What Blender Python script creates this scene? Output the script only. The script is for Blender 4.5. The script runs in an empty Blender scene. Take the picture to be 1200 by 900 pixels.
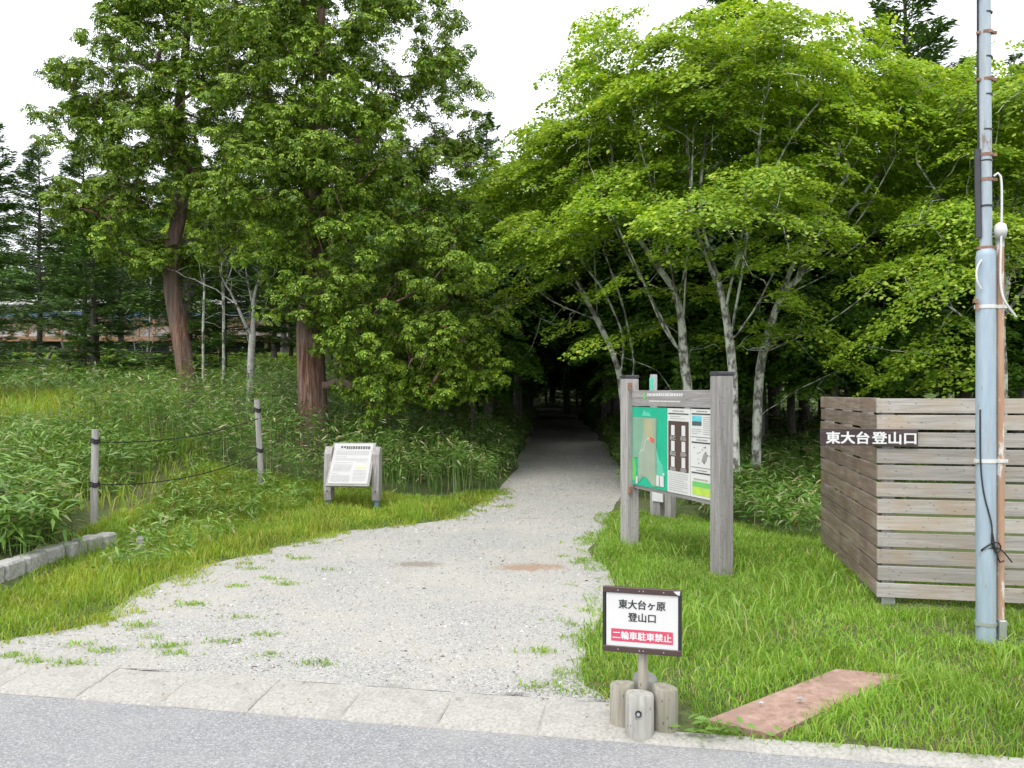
import bpy, math, random
import numpy as np
from mathutils import Vector, Matrix

R = math.radians
rng = np.random.default_rng(7)
random.seed(7)
S = bpy.context.scene
COL = S.collection

# ------------------------------------------------------------------ camera
cam = bpy.data.cameras.new('camera')
cam.sensor_width = 36.0
cam.lens = 36.0 * 971 / 1200
cam.shift_y = 10 / 1200
cam.clip_start = 0.05
cam.clip_end = 2000
camo = bpy.data.objects.new('camera', cam)
COL.objects.link(camo)
camo.location = (0, 0, 1.7)
camo.rotation_euler = (R(90), 0, 0)
S.camera = camo

# ------------------------------------------------------------------ sky: pale overcast
SUN_EL, SUN_AZ = 58, 205          # azimuth clockwise from +Y: behind the viewer, a little to the left
W = bpy.data.worlds.new('World'); S.world = W; W.use_nodes = True
nt = W.node_tree; nt.nodes.clear()
out = nt.nodes.new('ShaderNodeOutputWorld'); bg = nt.nodes.new('ShaderNodeBackground')
sky = nt.nodes.new('ShaderNodeTexSky'); sky.sky_type = 'NISHITA'; sky.sun_disc = False
sky.sun_elevation = R(SUN_EL); sky.sun_rotation = R(SUN_AZ)
hs = nt.nodes.new('ShaderNodeHueSaturation'); hs.inputs['Saturation'].default_value = 0.25
mx = nt.nodes.new('ShaderNodeMix'); mx.data_type = 'RGBA'; mx.inputs[0].default_value = 0.8
mx.inputs[7].default_value = (9.6, 9.8, 10.2, 1)      # the cloud layer: one even white
nt.links.new(sky.outputs[0], hs.inputs['Color']); nt.links.new(hs.outputs[0], mx.inputs[6])
nt.links.new(mx.outputs[2], bg.inputs[0]); nt.links.new(bg.outputs[0], out.inputs[0])
bg.inputs[1].default_value = 0.12

sl = bpy.data.lights.new('sun', 'SUN'); sl.energy = 1.3; sl.angle = R(25); sl.color = (1, .96, .9)
slo = bpy.data.objects.new('sun', sl); COL.objects.link(slo)
az, el = R(SUN_AZ), R(SUN_EL)
sd = Vector((math.sin(az) * math.cos(el), math.cos(az) * math.cos(el), math.sin(el)))
slo.location = sd * 50
slo.rotation_euler = sd.to_track_quat('Z', 'Y').to_euler()

vs = S.view_settings
vs.view_transform = 'Standard'; vs.look = 'None'; vs.gamma = 1; vs.use_curve_mapping = False
vs.exposure = 0.85
S.render.engine = 'CYCLES'
cy = S.cycles
cy.use_denoising = True
cy.max_bounces = 8; cy.diffuse_bounces = 3; cy.transmission_bounces = 4; cy.glossy_bounces = 2
cy.use_adaptive_sampling = True; cy.adaptive_threshold = 0.015
cy.caustics_reflective = False; cy.caustics_refractive = False

# ------------------------------------------------------------------ helpers
def link(o, parent=None):
    COL.objects.link(o)
    if parent is not None: o.parent = parent
    return o

def tag(o, label=None, cat=None, group=None, kind=None):
    if label: o['label'] = label
    if cat: o['category'] = cat
    if group: o['group'] = group
    if kind: o['kind'] = kind
    return o

def thing(name, label, cat, loc=(0, 0, 0), rz=0, group=None):
    o = bpy.data.objects.new(name, None); COL.objects.link(o)
    o.empty_display_size = .2
    o.location = loc; o.rotation_euler = (0, 0, R(rz))
    return tag(o, label, cat, group)

def npmesh(name, V, F, mats, smooth=False, midx=None):
    V = np.ascontiguousarray(V, np.float32); F = np.asarray(F, np.int32)
    k = F.shape[1]; me = bpy.data.meshes.new(name)
    me.vertices.add(len(V)); me.vertices.foreach_set('co', V.ravel())
    me.loops.add(F.size); me.loops.foreach_set('vertex_index', F.ravel())
    me.polygons.add(len(F))
    me.polygons.foreach_set('loop_start', np.arange(0, F.size, k, dtype=np.int32))
    if smooth: me.polygons.foreach_set('use_smooth', np.ones(len(F), bool))
    for m in (mats if isinstance(mats, (list, tuple)) else [mats]): me.materials.append(m)
    if midx is not None: me.polygons.foreach_set('material_index', np.asarray(midx, np.int32))
    me.update(calc_edges=True); me.validate()
    return me

class MB:
    """collects shapes; build() links them as ONE mesh object"""
    def __init__(s): s.v = []; s.f = []; s.m = []; s.sm = []
    def add(s, vs_, fs, mi=0, sm=False, M=None):
        n = len(s.v)
        s.v += [tuple(M @ Vector(p)) if M else tuple(p) for p in vs_]
        s.f += [tuple(i + n for i in f) for f in fs]; s.m += [mi] * len(fs); s.sm += [sm] * len(fs)
        return s
    def box(s, c, d, mi=0, M=None, bev=0.0):
        x, y, z = c; a, b, e = d[0] / 2, d[1] / 2, d[2] / 2
        if bev <= 0:
            v = [(x + i * a, y + j * b, z + k * e) for k in (-1, 1) for j in (-1, 1) for i in (-1, 1)]
            return s.add(v, [(0, 2, 3, 1), (4, 5, 7, 6), (0, 1, 5, 4), (2, 6, 7, 3), (0, 4, 6, 2), (1, 3, 7, 5)], mi, False, M)
        t = bev
        def ring(zz, q): return [(x - a + q, y - b, zz), (x + a - q, y - b, zz), (x + a, y - b + q, zz), (x + a, y + b - q, zz), (x + a - q, y + b, zz), (x - a + q, y + b, zz), (x - a, y + b - q, zz), (x - a, y - b + q, zz)]
        def inset(zz):
            return [(x + (px - x) * (1 - t / a * .9), y + (py - y) * (1 - t / b * .9), zz) for px, py, _ in ring(zz, t)]
        v = inset(z - e) + ring(z - e + t, t) + ring(z + e - t, t) + inset(z + e)
        f = [tuple(range(7, -1, -1)), tuple(range(24, 32))]
        for k in range(3):
            for i in range(8): f.append((k * 8 + i, k * 8 + (i + 1) % 8, k * 8 + 8 + (i + 1) % 8, k * 8 + 8 + i))
        return s.add(v, f, mi, False, M)
    def tube(s, pts, r, n=8, mi=0, caps=True, sm=True, M=None):
        pts = [Vector(p) for p in pts]; k = len(pts)
        rr = [r] * k if not hasattr(r, '__len__') else r
        v = []; f = []
        u = None
        for i, p in enumerate(pts):
            t = (pts[min(i + 1, k - 1)] - pts[max(i - 1, 0)]).normalized()
            if u is None:
                u = t.orthogonal().normalized()
            else:
                u = (u - t * u.dot(t)).normalized()
            w = t.cross(u)
            for j in range(n):
                a = 2 * math.pi * j / n
                v.append(tuple(p + (u * math.cos(a) + w * math.sin(a)) * rr[i]))
        for i in range(k - 1):
            for j in range(n):
                f.append((i * n + j, i * n + (j + 1) % n, i * n + n + (j + 1) % n, i * n + n + j))
        s.add(v, f, mi, sm, M)
        if caps:
            s.add(v[:n], [tuple(range(n - 1, -1, -1))], mi, False, M); s.add(v[-n:], [tuple(range(n))], mi, False, M)
        return s
    def quad(s, x0, z0, x1, z1, y, mi=0, M=None):
        """flat print in the local x-z plane, facing -y"""
        return s.add([(x0, y, z0), (x1, y, z0), (x1, y, z1), (x0, y, z1)], [(0, 1, 2, 3)], mi, False, M)
    def poly(s, pts, y, mi=0, M=None):
        return s.add([(p[0], y, p[1]) for p in pts], [tuple(range(len(pts)))], mi, False, M)
    def build(s, name, mats, parent=None, loc=None):
        me = bpy.data.meshes.new(name); me.from_pydata(s.v, [], s.f)
        for m in (mats if isinstance(mats, (list, tuple)) else [mats]): me.materials.append(m)
        me.polygons.foreach_set('material_index', s.m); me.polygons.foreach_set('use_smooth', s.sm)
        me.update()
        o = bpy.data.objects.new(name, me)
        if loc: o.location = loc
        return link(o, parent)

def copy_tree(o, parent=None):
    c = o.copy(); COL.objects.link(c); c.parent = parent
    for ch in list(o.children): copy_tree(ch, c)
    return c

# ------------------------------------------------------------------ materials
def newmat(name):
    m = bpy.data.materials.new(name); m.use_nodes = True; t = m.node_tree
    return m, t, t.nodes['Principled BSDF'], t.nodes['Material Output']

def N(t, typ, **kw):
    n = t.nodes.new(typ)
    for k, v in kw.items(): setattr(n, k, v)
    return n

def ramp(t, stops, fac=None):
    r = N(t, 'ShaderNodeValToRGB'); e = r.color_ramp.elements
    while len(e) < len(stops): e.new(.5)
    for x, (p, c) in zip(e, stops):
        x.position = p; x.color = (*c, 1) if len(c) == 3 else c
    if fac is not None: t.links.new(fac, r.inputs[0])
    return r

def coords(t, scale=(1, 1, 1), src='Object'):
    c = N(t, 'ShaderNodeTexCoord'); m = N(t, 'ShaderNodeMapping'); m.inputs['Scale'].default_value = scale
    t.links.new(c.outputs[src], m.inputs[0]); return m.outputs[0]

def noise(t, vec, scale, detail=4, rough=.55, dist=0):
    n = N(t, 'ShaderNodeTexNoise'); n.inputs['Scale'].default_value = scale; n.inputs['Detail'].default_value = detail
    n.inputs['Roughness'].default_value = rough; n.inputs['Distortion'].default_value = dist
    t.links.new(vec, n.inputs['Vector']); return n.outputs['Fac']

def mixc(t, a, b, fac, mode='MIX'):
    m = N(t, 'ShaderNodeMix', data_type='RGBA', blend_type=mode)
    for i, x in ((0, fac), (6, a), (7, b)):
        if hasattr(x, 'is_linked'): t.links.new(x, m.inputs[i])
        elif isinstance(x, (int, float)): m.inputs[i].default_value = x
        else: m.inputs[i].default_value = (*x, 1)
    return m.outputs[2]

def bump(t, h, strength=.3, dist=.01):
    b = N(t, 'ShaderNodeBump'); b.inputs['Strength'].default_value = strength; b.inputs['Distance'].default_value = dist
    t.links.new(h, b.inputs['Height']); return b.outputs[0]

def flat(name, c, rough=.6, metal=0, var=.12, vs_=25, bs=0.0):
    m, t, p, o = newmat(name); v = coords(t)
    n = noise(t, v, vs_, 5)
    lo = tuple(x * (1 - var) for x in c); hi = tuple(min(1, x * (1 + var)) for x in c)
    t.links.new(ramp(t, [(.3, lo), (.7, hi)], n).outputs[0], p.inputs['Base Color'])
    p.inputs['Roughness'].default_value = rough; p.inputs['Metallic'].default_value = metal
    if bs: t.links.new(bump(t, n, bs, .004), p.inputs['Normal'])
    return m

def wood(name, axis, dark, mid, light, stain=None, fine=1.0):
    """weathered timber, grain along axis, a little different on each object"""
    m, t, p, o = newmat(name)
    sc = [26 * fine] * 3; sc[axis] = 1.4
    c = N(t, 'ShaderNodeTexCoord'); oi = N(t, 'ShaderNodeObjectInfo')
    add = N(t, 'ShaderNodeVectorMath', operation='ADD'); mul = N(t, 'ShaderNodeVectorMath', operation='SCALE')
    mul.inputs[0].default_value = (7.3, 5.1, 3.7); t.links.new(oi.outputs['Random'], mul.inputs['Scale'])
    t.links.new(c.outputs['Object'], add.inputs[0]); t.links.new(mul.outputs[0], add.inputs[1])
    mp = N(t, 'ShaderNodeMapping'); mp.inputs['Scale'].default_value = sc; t.links.new(add.outputs[0], mp.inputs[0])
    n1 = noise(t, mp.outputs[0], 1.6, 8, .7, .6)
    col = ramp(t, [(.25, dark), (.5, mid), (.75, light)], n1).outputs[0]
    n2 = noise(t, add.outputs[0], 3.0, 3)
    if stain: col = mixc(t, col, stain, ramp(t, [(.45, (0, 0, 0)), (.7, (.75, .75, .75))], n2).outputs[0])
    bc = N(t, 'ShaderNodeHueSaturation'); mr = N(t, 'ShaderNodeMapRange'); mr.inputs[3].default_value = .8; mr.inputs[4].default_value = 1.15
    t.links.new(oi.outputs['Random'], mr.inputs[0]); t.links.new(mr.outputs[0], bc.inputs['Value']); t.links.new(col, bc.inputs['Color'])
    # knots
    vo = N(t, 'ShaderNodeTexVoronoi'); sc2 = [7.0] * 3; sc2[axis] = 2.6
    mp2 = N(t, 'ShaderNodeMapping'); mp2.inputs['Scale'].default_value = sc2; t.links.new(add.outputs[0], mp2.inputs[0]); t.links.new(mp2.outputs[0], vo.inputs['Vector'])
    kn = ramp(t, [(.05, (1, 1, 1)), (.16, (0, 0, 0))], vo.outputs['Distance']).outputs[0]
    col = mixc(t, bc.outputs[0], tuple(x * .45 for x in dark), kn)
    t.links.new(col, p.inputs['Base Color']); p.inputs['Roughness'].default_value = .85
    t.links.new(bump(t, n1, .5, .006), p.inputs['Normal'])
    return m

def leafmat(name, cols, trans=.35, tcol=None, rough=.5, nscale=.5, spec=.35, patch=None):
    m, t, p, o = newmat(name)
    g = N(t, 'ShaderNodeNewGeometry')
    r = ramp(t, cols, g.outputs['Random Per Island'])
    v = coords(t); n = noise(t, v, nscale, 2)
    hsn = N(t, 'ShaderNodeHueSaturation'); mr = N(t, 'ShaderNodeMapRange')
    mr.inputs[1].default_value = .3; mr.inputs[2].default_value = .7; mr.inputs[3].default_value = .78; mr.inputs[4].default_value = 1.22
    t.links.new(n, mr.inputs[0]); t.links.new(mr.outputs[0], hsn.inputs['Value']); 
    basec = r.outputs[0]
    if patch: basec = mixc(t, basec, patch, ramp(t, [(.46, (0, 0, 0)), (.66, (.7, .7, .7))], noise(t, v, 1.6, 4, .6)).outputs[0])
    t.links.new(basec, hsn.inputs['Color'])
    t.links.new(hsn.outputs[0], p.inputs['Base Color'])
    p.inputs['Roughness'].default_value = rough; p.inputs['Specular IOR Level'].default_value = spec
    tr = N(t, 'ShaderNodeBsdfTranslucent')
    tint = mixc(t, hsn.outputs[0], tcol or (1.25, 1.15, .5), 1.0, 'MULTIPLY')
    t.links.new(tint, tr.inputs[0])
    ms = N(t, 'ShaderNodeMixShader'); ms.inputs[0].default_value = trans
    t.links.new(p.outputs[0], ms.inputs[1]); t.links.new(tr.outputs[0], ms.inputs[2]); t.links.new(ms.outputs[0], o.inputs[0])
    return m

def bark(name, cols, lichen=None, zs=2.0, xs=14, lic_scale=5, bstr=.8, lr=(.5, .58), lmax=1.0):
    m, t, p, o = newmat(name)
    v = coords(t, (xs, xs, zs)); n = noise(t, v, 1.5, 8, .7, .4)
    col = ramp(t, cols, n).outputs[0]
    if lichen:
        n2 = noise(t, coords(t, (1, 1, .7)), lic_scale, 6, .65)
        col = mixc(t, col, lichen, ramp(t, [(lr[0], (0, 0, 0)), (lr[1], (lmax, lmax, lmax))], n2).outputs[0])
    t.links.new(col, p.inputs['Base Color']); p.inputs['Roughness'].default_value = .9
    t.links.new(bump(t, n, bstr, .02), p.inputs['Normal'])
    return m

def make_asphalt():
    m, t, p, o = newmat('asphalt'); v = coords(t)
    vo = N(t, 'ShaderNodeTexVoronoi'); vo.inputs['Scale'].default_value = 130; t.links.new(v, vo.inputs['Vector'])
    sx = N(t, 'ShaderNodeSeparateColor'); t.links.new(vo.outputs['Color'], sx.inputs[0])
    n2 = noise(t, v, 1.1, 5, .6); n3 = noise(t, v, 60, 4, .7)
    c = ramp(t, [(0, (.16, .162, .167)), (.35, (.225, .228, .234)), (.75, (.28, .283, .289)), (1, (.40, .402, .404))], sx.outputs[0]).outputs[0]
    c = mixc(t, c, (.345, .338, .322), ramp(t, [(.42, (0, 0, 0)), (.72, (.6, .6, .6))], n2).outputs[0])
    c = mixc(t, c, (.22, .225, .24), ramp(t, [(.5, (0, 0, 0)), (.68, (.5, .5, .5))], n3).outputs[0])
    t.links.new(c, p.inputs['Base Color']); p.inputs['Roughness'].default_value = .85
    t.links.new(bump(t, vo.outputs['Distance'], .6, .006), p.inputs['Normal']); return m

def make_gravel():
    m, t, p, o = newmat('gravel'); v = coords(t)
    vo = N(t, 'ShaderNodeTexVoronoi'); vo.inputs['Scale'].default_value = 115; t.links.new(v, vo.inputs['Vector'])
    sx = N(t, 'ShaderNodeSeparateColor'); t.links.new(vo.outputs['Color'], sx.inputs[0])
    c = ramp(t, [(0, (.22, .217, .205)), (.25, (.33, .325, .305)), (.7, (.42, .412, .39)), (1, (.53, .522, .50))], sx.outputs[0]).outputs[0]
    n2 = noise(t, v, .9, 5, .6)
    c = mixc(t, c, (.44, .42, .375), ramp(t, [(.42, (0, 0, 0)), (.62, (.85, .85, .85))], n2).outputs[0])
    # two worn patches of bare earth on the walking line
    g = N(t, 'ShaderNodeNewGeometry')
    for (px_, py_, rx, ry, cc) in ((.18, 8.0, .95, .50, (.33, .21, .13)), (-.93, 8.15, .75, .34, (.24, .20, .16)), (.25, 10.9, .5, .12, (.30, .25, .19))):
        mp = N(t, 'ShaderNodeMapping', vector_type='TEXTURE'); mp.inputs['Location'].default_value = (px_, py_, 0); mp.inputs['Scale'].default_value = (rx, ry, 50)
        t.links.new(g.outputs['Position'], mp.inputs[0]); ln = N(t, 'ShaderNodeVectorMath', operation='LENGTH'); t.links.new(mp.outputs[0], ln.inputs[0])
        n3 = noise(t, v, 14, 7, .75)
        ad = N(t, 'ShaderNodeMath', operation='MULTIPLY_ADD'); t.links.new(n3, ad.inputs[0]); ad.inputs[1].default_value = 1.15; t.links.new(ln.outputs['Value'], ad.inputs[2])
        c = mixc(t, c, cc, ramp(t, [(.8, (.8, .8, .8)), (1.0, (0, 0, 0))], ad.outputs[0]).outputs[0])
    t.links.new(c, p.inputs['Base Color']); p.inputs['Roughness'].default_value = .95
    t.links.new(bump(t, vo.outputs['Distance'], .9, .008), p.inputs['Normal']); return m

def make_soil():
    m, t, p, o = newmat('soil'); v = coords(t)
    n1 = noise(t, v, 18, 7, .7); n2 = noise(t, v, .6, 4)
    c = ramp(t, [(.3, (.035, .055, .014)), (.5, (.08, .115, .028)), (.7, (.14, .165, .05))], n1).outputs[0]
    c = mixc(t, c, (.10, .075, .045), ramp(t, [(.45, (0, 0, 0)), (.7, (.8, .8, .8))], n2).outputs[0])
    t.links.new(c, p.inputs['Base Color']); p.inputs['Roughness'].default_value = 1
    t.links.new(bump(t, n1, .8, .03), p.inputs['Normal']); return m

def make_stone(name, a, b, c_, scale=40):
    m, t, p, o = newmat(name); v = coords(t)
    g = N(t, 'ShaderNodeNewGeometry')
    n1 = noise(t, v, scale, 6, .7); n2 = noise(t, v, 3, 4)
    c = ramp(t, [(.3, a), (.5, b), (.7, c_)], n1).outputs[0]
    c = mixc(t, c, tuple(x * .72 for x in b), ramp(t, [(.5, (0, 0, 0)), (.7, (.7, .7, .7))], n2).outputs[0])
    t.links.new(c, p.inputs['Base Color']); p.inputs['Roughness'].default_value = .9
    t.links.new(bump(t, n1, .6, .006), p.inputs['Normal']); return m

def make_pebble():
    m, t, p, o = newmat('pebble'); g = N(t, 'ShaderNodeNewGeometry')
    r = ramp(t, [(0, (.17, .17, .16)), (.12, (.30, .295, .28)), (.6, (.41, .405, .385)), (.92, (.53, .525, .505)), (1, (.36, .28, .21))], g.outputs['Random Per Island'])
    t.links.new(r.outputs[0], p.inputs['Base Color']); p.inputs['Roughness'].default_value = .9; return m

M = {}
M['asphalt'] = make_asphalt(); M['gravel'] = make_gravel(); M['soil'] = make_soil(); M['pebble'] = make_pebble()
M['concrete'] = make_stone('concrete', (.22, .21, .185), (.345, .335, .305), (.43, .42, .39), 55)
M['kerbstone'] = make_stone('kerb_stone', (.20, .195, .185), (.33, .325, .31), (.46, .455, .44), 30)
M['redslab'] = make_stone('red_slab', (.21, .13, .10), (.32, .205, .16), (.40, .29, .24), 18)
GREY = ((.16, .15, .145), (.30, .285, .275), (.46, .445, .44))
M['wood_z'] = wood('weathered_post_wood', 2, *GREY)
M['wood_x'] = wood('weathered_beam_wood', 0, *GREY)
M['plank_x'] = wood('fence_plank_wood', 0, (.20, .185, .17), (.36, .335, .31), (.50, .475, .45), (.36, .28, .20))
M['plank_y'] = wood('fence_side_wood', 1, (.13, .095, .07), (.25, .19, .145), (.40, .34, .29), (.17, .11, .075))  # darker than the front planks: shade of the side face put into the colour
M['log'] = wood('log_wood', 2, (.14, .13, .10), (.27, .25, .20), (.42, .40, .34), (.22, .23, .16), .8)
M['log_pale'] = wood('pale_log_wood', 2, (.18, .172, .155), (.36, .35, .325), (.54, .53, .50), (.24, .24, .20), .8)
M['deckwood'] = wood('deck_wood', 0, (.14, .08, .045), (.26, .15, .085), (.36, .23, .14))
M['brown'] = wood('dark_brown_board', 0, (.022, .014, .015), (.045, .030, .031), (.12, .095, .095), None, 1.2)
M['frame_brown'] = flat('brown_frame', (.06, .035, .032), .5)
M['white'] = flat('white_panel', (.60, .60, .59), .5, 0, .03, 6)
M['lectern_white'] = flat('lectern_sheet', (.42, .42, .415), .6, 0, .04, 8)
M['white_paint'] = flat('white_paint', (.66, .66, .66), .5, 0, .04)
M['white_plastic'] = flat('white_plastic', (.60, .60, .58), .4, 0, .05)
M['ink'] = flat('black_ink', (.03, .03, .03), .5)
M['ink_grey'] = flat('grey_ink', (.20, .20, .20), .5, 0, .05)
M['ink_pale'] = flat('pale_ink', (.27, .27, .27), .5, 0, .05)
M['red_ink'] = flat('red_ink', (.55, .06, .12), .45, 0, .06)
M['yellow_ink'] = flat('yellow_ink', (.42, .43, .16), .5, 0, .06)
M['cap'] = flat('black_cap', (.035, .037, .045), .35)
M['black'] = flat('black_rubber', (.018, .018, .02), .45)
M['rust'] = flat('rust', (.24, .13, .09), .8, 0, .4, 40, .3)
M['steel'] = flat('galvanised_steel', (.50, .52, .53), .4, .7, .12, 12)
M['steelblue'] = flat('blue_steel', (.16, .24, .32), .45, .3, .2)
M['roofblue'] = flat('blue_roof', (.06, .12, .20), .5)
M['wall'] = flat('white_wall', (.74, .74, .73), .8, 0, .05)
M['map_green'] = flat('map_green', (.012, .40, .24), .4, 0, .10, 3)
M['map_pale'] = flat('map_pale_green', (.10, .52, .36), .4, 0, .08, 5)
M['map_lime'] = flat('map_lime', (.14, .50, .13), .4, 0, .1, 5)
M['map_grey'] = flat('map_grey', (.30, .36, .28), .4, 0, .10, 5)
M['map_grey2'] = flat('map_grey_green', (.19, .35, .25), .4, 0, .10, 5)
M['map_tan'] = flat('map_tan', (.36, .36, .22), .4, 0, .10, 5)
M['print_brown'] = flat('print_brown', (.075, .048, .04), .4, 0, .1, 5)
M['print_sky'] = flat('print_sky', (.12, .50, .58), .4, 0, .2, 9)
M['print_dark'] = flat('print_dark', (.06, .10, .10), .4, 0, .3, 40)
M['print_lime'] = flat('print_lime', (.42, .60, .08), .4, 0, .12, 20)
M['print_red'] = flat('print_red', (.62, .12, .09), .4)
M['red_sign'] = flat('red_sign', (.50, .03, .035), .5)

def make_pole(name, a, b, rust_, thr):
    m, t, p, o = newmat(name); v = coords(t, (9, 9, 1.5)); n = noise(t, v, 2, 6, .65)
    c = ramp(t, [(.3, a), (.7, b)], n).outputs[0]
    c = mixc(t, c, (.30, .29, .27), ramp(t, [(.52, (0, 0, 0)), (.72, (.7, .7, .7))], noise(t, coords(t, (14, 14, .9)), 1.7, 6, .7)).outputs[0])
    n2 = noise(t, coords(t, (6, 6, 1.6)), 3, 7, .7)
    c = mixc(t, c, rust_, ramp(t, [(thr, (0, 0, 0)), (thr + .05, (1, 1, 1))], n2).outputs[0])
    t.links.new(c, p.inputs['Base Color']); p.inputs['Roughness'].default_value = .55; p.inputs['Metallic'].default_value = .1; return m
M['pole_blue'] = make_pole('pale_blue_pole', (.25, .33, .40), (.35, .43, .50), (.22, .24, .24), .62)
M['pole_grey'] = make_pole('grey_blue_pole', (.27, .33, .38), (.42, .48, .53), (.22, .17, .14), .60)
M['conduit'] = make_pole('peeling_conduit', (.36, .20, .12), (.46, .29, .19), (.60, .58, .56), .54)

M['bark_cypress'] = bark('cypress_bark', [(.34, (.03, .016, .012)), (.47, (.12, .055, .038)), (.55, (.22, .12, .085)), (.68, (.34, .24, .19))], (.15, .13, .115), .7, 13, 1.3, 1.0, (.40, .58), .6)
M['bark_maple'] = bark('maple_bark', [(.25, (.045, .04, .035)), (.5, (.12, .11, .098)), (.75, (.24, .23, .21))], (.52, .54, .48), 5, 12, 7, .6, (.44, .54))
M['bark_fir'] = bark('fir_bark', [(.25, (.05, .044, .038)), (.5, (.12, .108, .095)), (.75, (.22, .205, .185))], (.22, .22, .20), 3, 14, 5, .8, (.58, .68))
M['bark_birch'] = bark('pale_bark', [(.25, (.24, .235, .22)), (.5, (.42, .41, .395)), (.75, (.58, .57, .55))], (.10, .09, .08), 8, 5, 9, .3, (.54, .60))

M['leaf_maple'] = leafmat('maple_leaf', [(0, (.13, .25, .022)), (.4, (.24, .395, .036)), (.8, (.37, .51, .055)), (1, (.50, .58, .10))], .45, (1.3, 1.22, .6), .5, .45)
M['litter'] = leafmat('dry_litter', [(0, (.10, .07, .045)), (.5, (.22, .15, .09)), (1, (.36, .29, .18))], .1)
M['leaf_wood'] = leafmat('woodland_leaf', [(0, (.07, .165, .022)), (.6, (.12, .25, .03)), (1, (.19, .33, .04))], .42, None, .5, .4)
M['leaf_cypress'] = leafmat('cypress_spray', [(0, (.052, .115, .012)), (.45, (.13, .23, .018)), (.9, (.27, .385, .03)), (.985, (.29, .395, .032)), (1, (.20, .10, .04))], .10, None, .6, .6)
M['leaf_fir'] = leafmat('fir_needles', [(0, (.048, .115, .03)), (.6, (.10, .20, .045)), (1, (.20, .32, .065))], .12, None, .6, .5)
M['leaf_sasa'] = leafmat('bamboo_grass_leaf', [(0, (.075, .175, .034)), (.5, (.135, .26, .046)), (.82, (.21, .33, .075)), (.90, (.36, .40, .24)), (.96, (.48, .42, .25)), (1, (.32, .23, .13))], .28, (1.2, 1.15, .5), .42, .7, .4)
M['leaf_sasa_young'] = leafmat('young_bamboo_leaf', [(0, (.10, .205, .04)), (.5, (.155, .29, .055)), (.9, (.25, .38, .09)), (.95, (.36, .34, .18)), (1, (.26, .20, .11))], .28, (1.2, 1.15, .5), .38, .7, .5)
M['grass'] = leafmat('grass_blade', [(0, (.13, .285, .03)), (.5, (.225, .42, .045)), (.84, (.32, .48, .075)), (.92, (.42, .50, .13)), (.97, (.55, .50, .28)), (1, (.44, .36, .19))], .42, (1.25, 1.15, .45), .5, .9, .35, (.27, .42, .06))
M['grass_yellow'] = leafmat('fine_yellow_grass', [(0, (.19, .31, .03)), (.5, (.30, .42, .045)), (.85, (.40, .48, .075)), (.95, (.54, .48, .16)), (1, (.44, .24, .10))], .42, (1.2, 1.1, .45), .5, .9, .35, (.20, .37, .04))

# ------------------------------------------------------------------ terrain
def ss(a, b, x):
    t_ = np.clip((x - a) / (b - a), 0, 1); return t_ * t_ * (3 - 2 * t_)
ZP = ([0, 10, 12, 15, 19.5, 25, 32, 45, 60, 90, 200, 600], [0, 0, .05, .2, .5, .62, .72, 1.5, 3.2, 8, 24, 60])
ZL = ([0, 5, 8, 10, 12, 15, 18, 20, 24, 30, 40, 60, 90, 200, 600], [0, 0, .2, .45, .75, 1.28, 1.5, 1.58, 1.95, 2.75, 3.55, 5, 9, 24, 60])
EL = [(-3.6, 4.4), (-3.55, 5.4), (-3.49, 5.65), (-3.26, 5.85), (-3.09, 6.0), (-3.04, 6.55), (-3.03, 7.18), (-2.95, 7.86), (-2.8, 8.25), (-2.55, 9.17), (-1.88, 10.16), (-1.41, 10.5), (-.9, 10.86), (-.48, 11.67), (-.14, 13.12), (.08, 14.91), (.27, 17.37), (.57, 22.17), (1.02, 31.81), (.7, 36), (-.5, 40), (-3, 48)]
ER = [(.62, 4.0), (.55, 4.49), (.40, 4.58), (.31, 4.83), (.36, 5.16), (.55, 5.9), (.77, 7.12), (.80, 7.94), (.75, 8.47), (1.11, 10.74), (1.45, 12.24), (1.83, 13.96), (2.0, 16.77), (2.12, 20.72), (2.35, 28.55), (2.45, 33), (2.2, 36), (1.2, 40), (-1, 48)]
def eL(y): return np.interp(y, [p[1] for p in EL], [p[0] for p in EL])
def eR(y): return np.interp(y, [p[1] for p in ER], [p[0] for p in ER])
def road_edge(x): return 4.21 - .19 * x          # front of the kerb strip
def wob(x, y): return .03 * np.sin(2.1 * x + .7 * y) * np.sin(1.3 * y - .6 * x) + .015 * np.sin(5.3 * x + 1) * np.sin(4.7 * y)
def height(x, y):
    x = np.asarray(x, float); y = np.asarray(y, float)
    zp = np.interp(y, *ZP); zl = np.interp(y, *ZL)
    dl = eL(y) - x; dr = x - eR(y)
    z = zp + (np.maximum(zl, zp) - zp) * ss(.7, 6.2, dl)
    off = np.maximum(dl, dr)                       # > 0 outside the gravel
    z = z + np.where(off > 0, .05 * ss(0, .35, off) * ss(.1, .7, y - road_edge(x)) + wob(x, y) * ss(.2, 1.5, off) * (1 - ss(.9, .5, np.hypot((x - 1.62) / 1.25, (y - 4.5) / .8))), -.05 * ss(0, .25, -off))
    # shallow tray under the sunken slab
    tx, ty = .805, .593; ta = (x - 1.15) * tx + (y - 4.18) * ty; td = np.abs(-(x - 1.15) * ty + (y - 4.18) * tx)
    z = z - .05 * ss(.26, .14, td) * ss(-.12, .02, ta) * ss(1.3, 1.12, ta)
    # low raised bed behind the stone kerb, left
    z = z + .16 * ss(-4.15, -4.45, x) * ss(6.0, 7.0, y) * ss(11, 9, y)
    # the road and kerb lie in front: drop the soil under them
    q = y - road_edge(x)
    z = np.where(x < .62, np.where(q < .405, -.12, z), np.where(q < .02, -.12, np.where(q < .12, np.minimum(z, -.12 + (q - .02) * 1.3), z)))
    return z
def H(x, y): return float(height(x, y))

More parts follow.
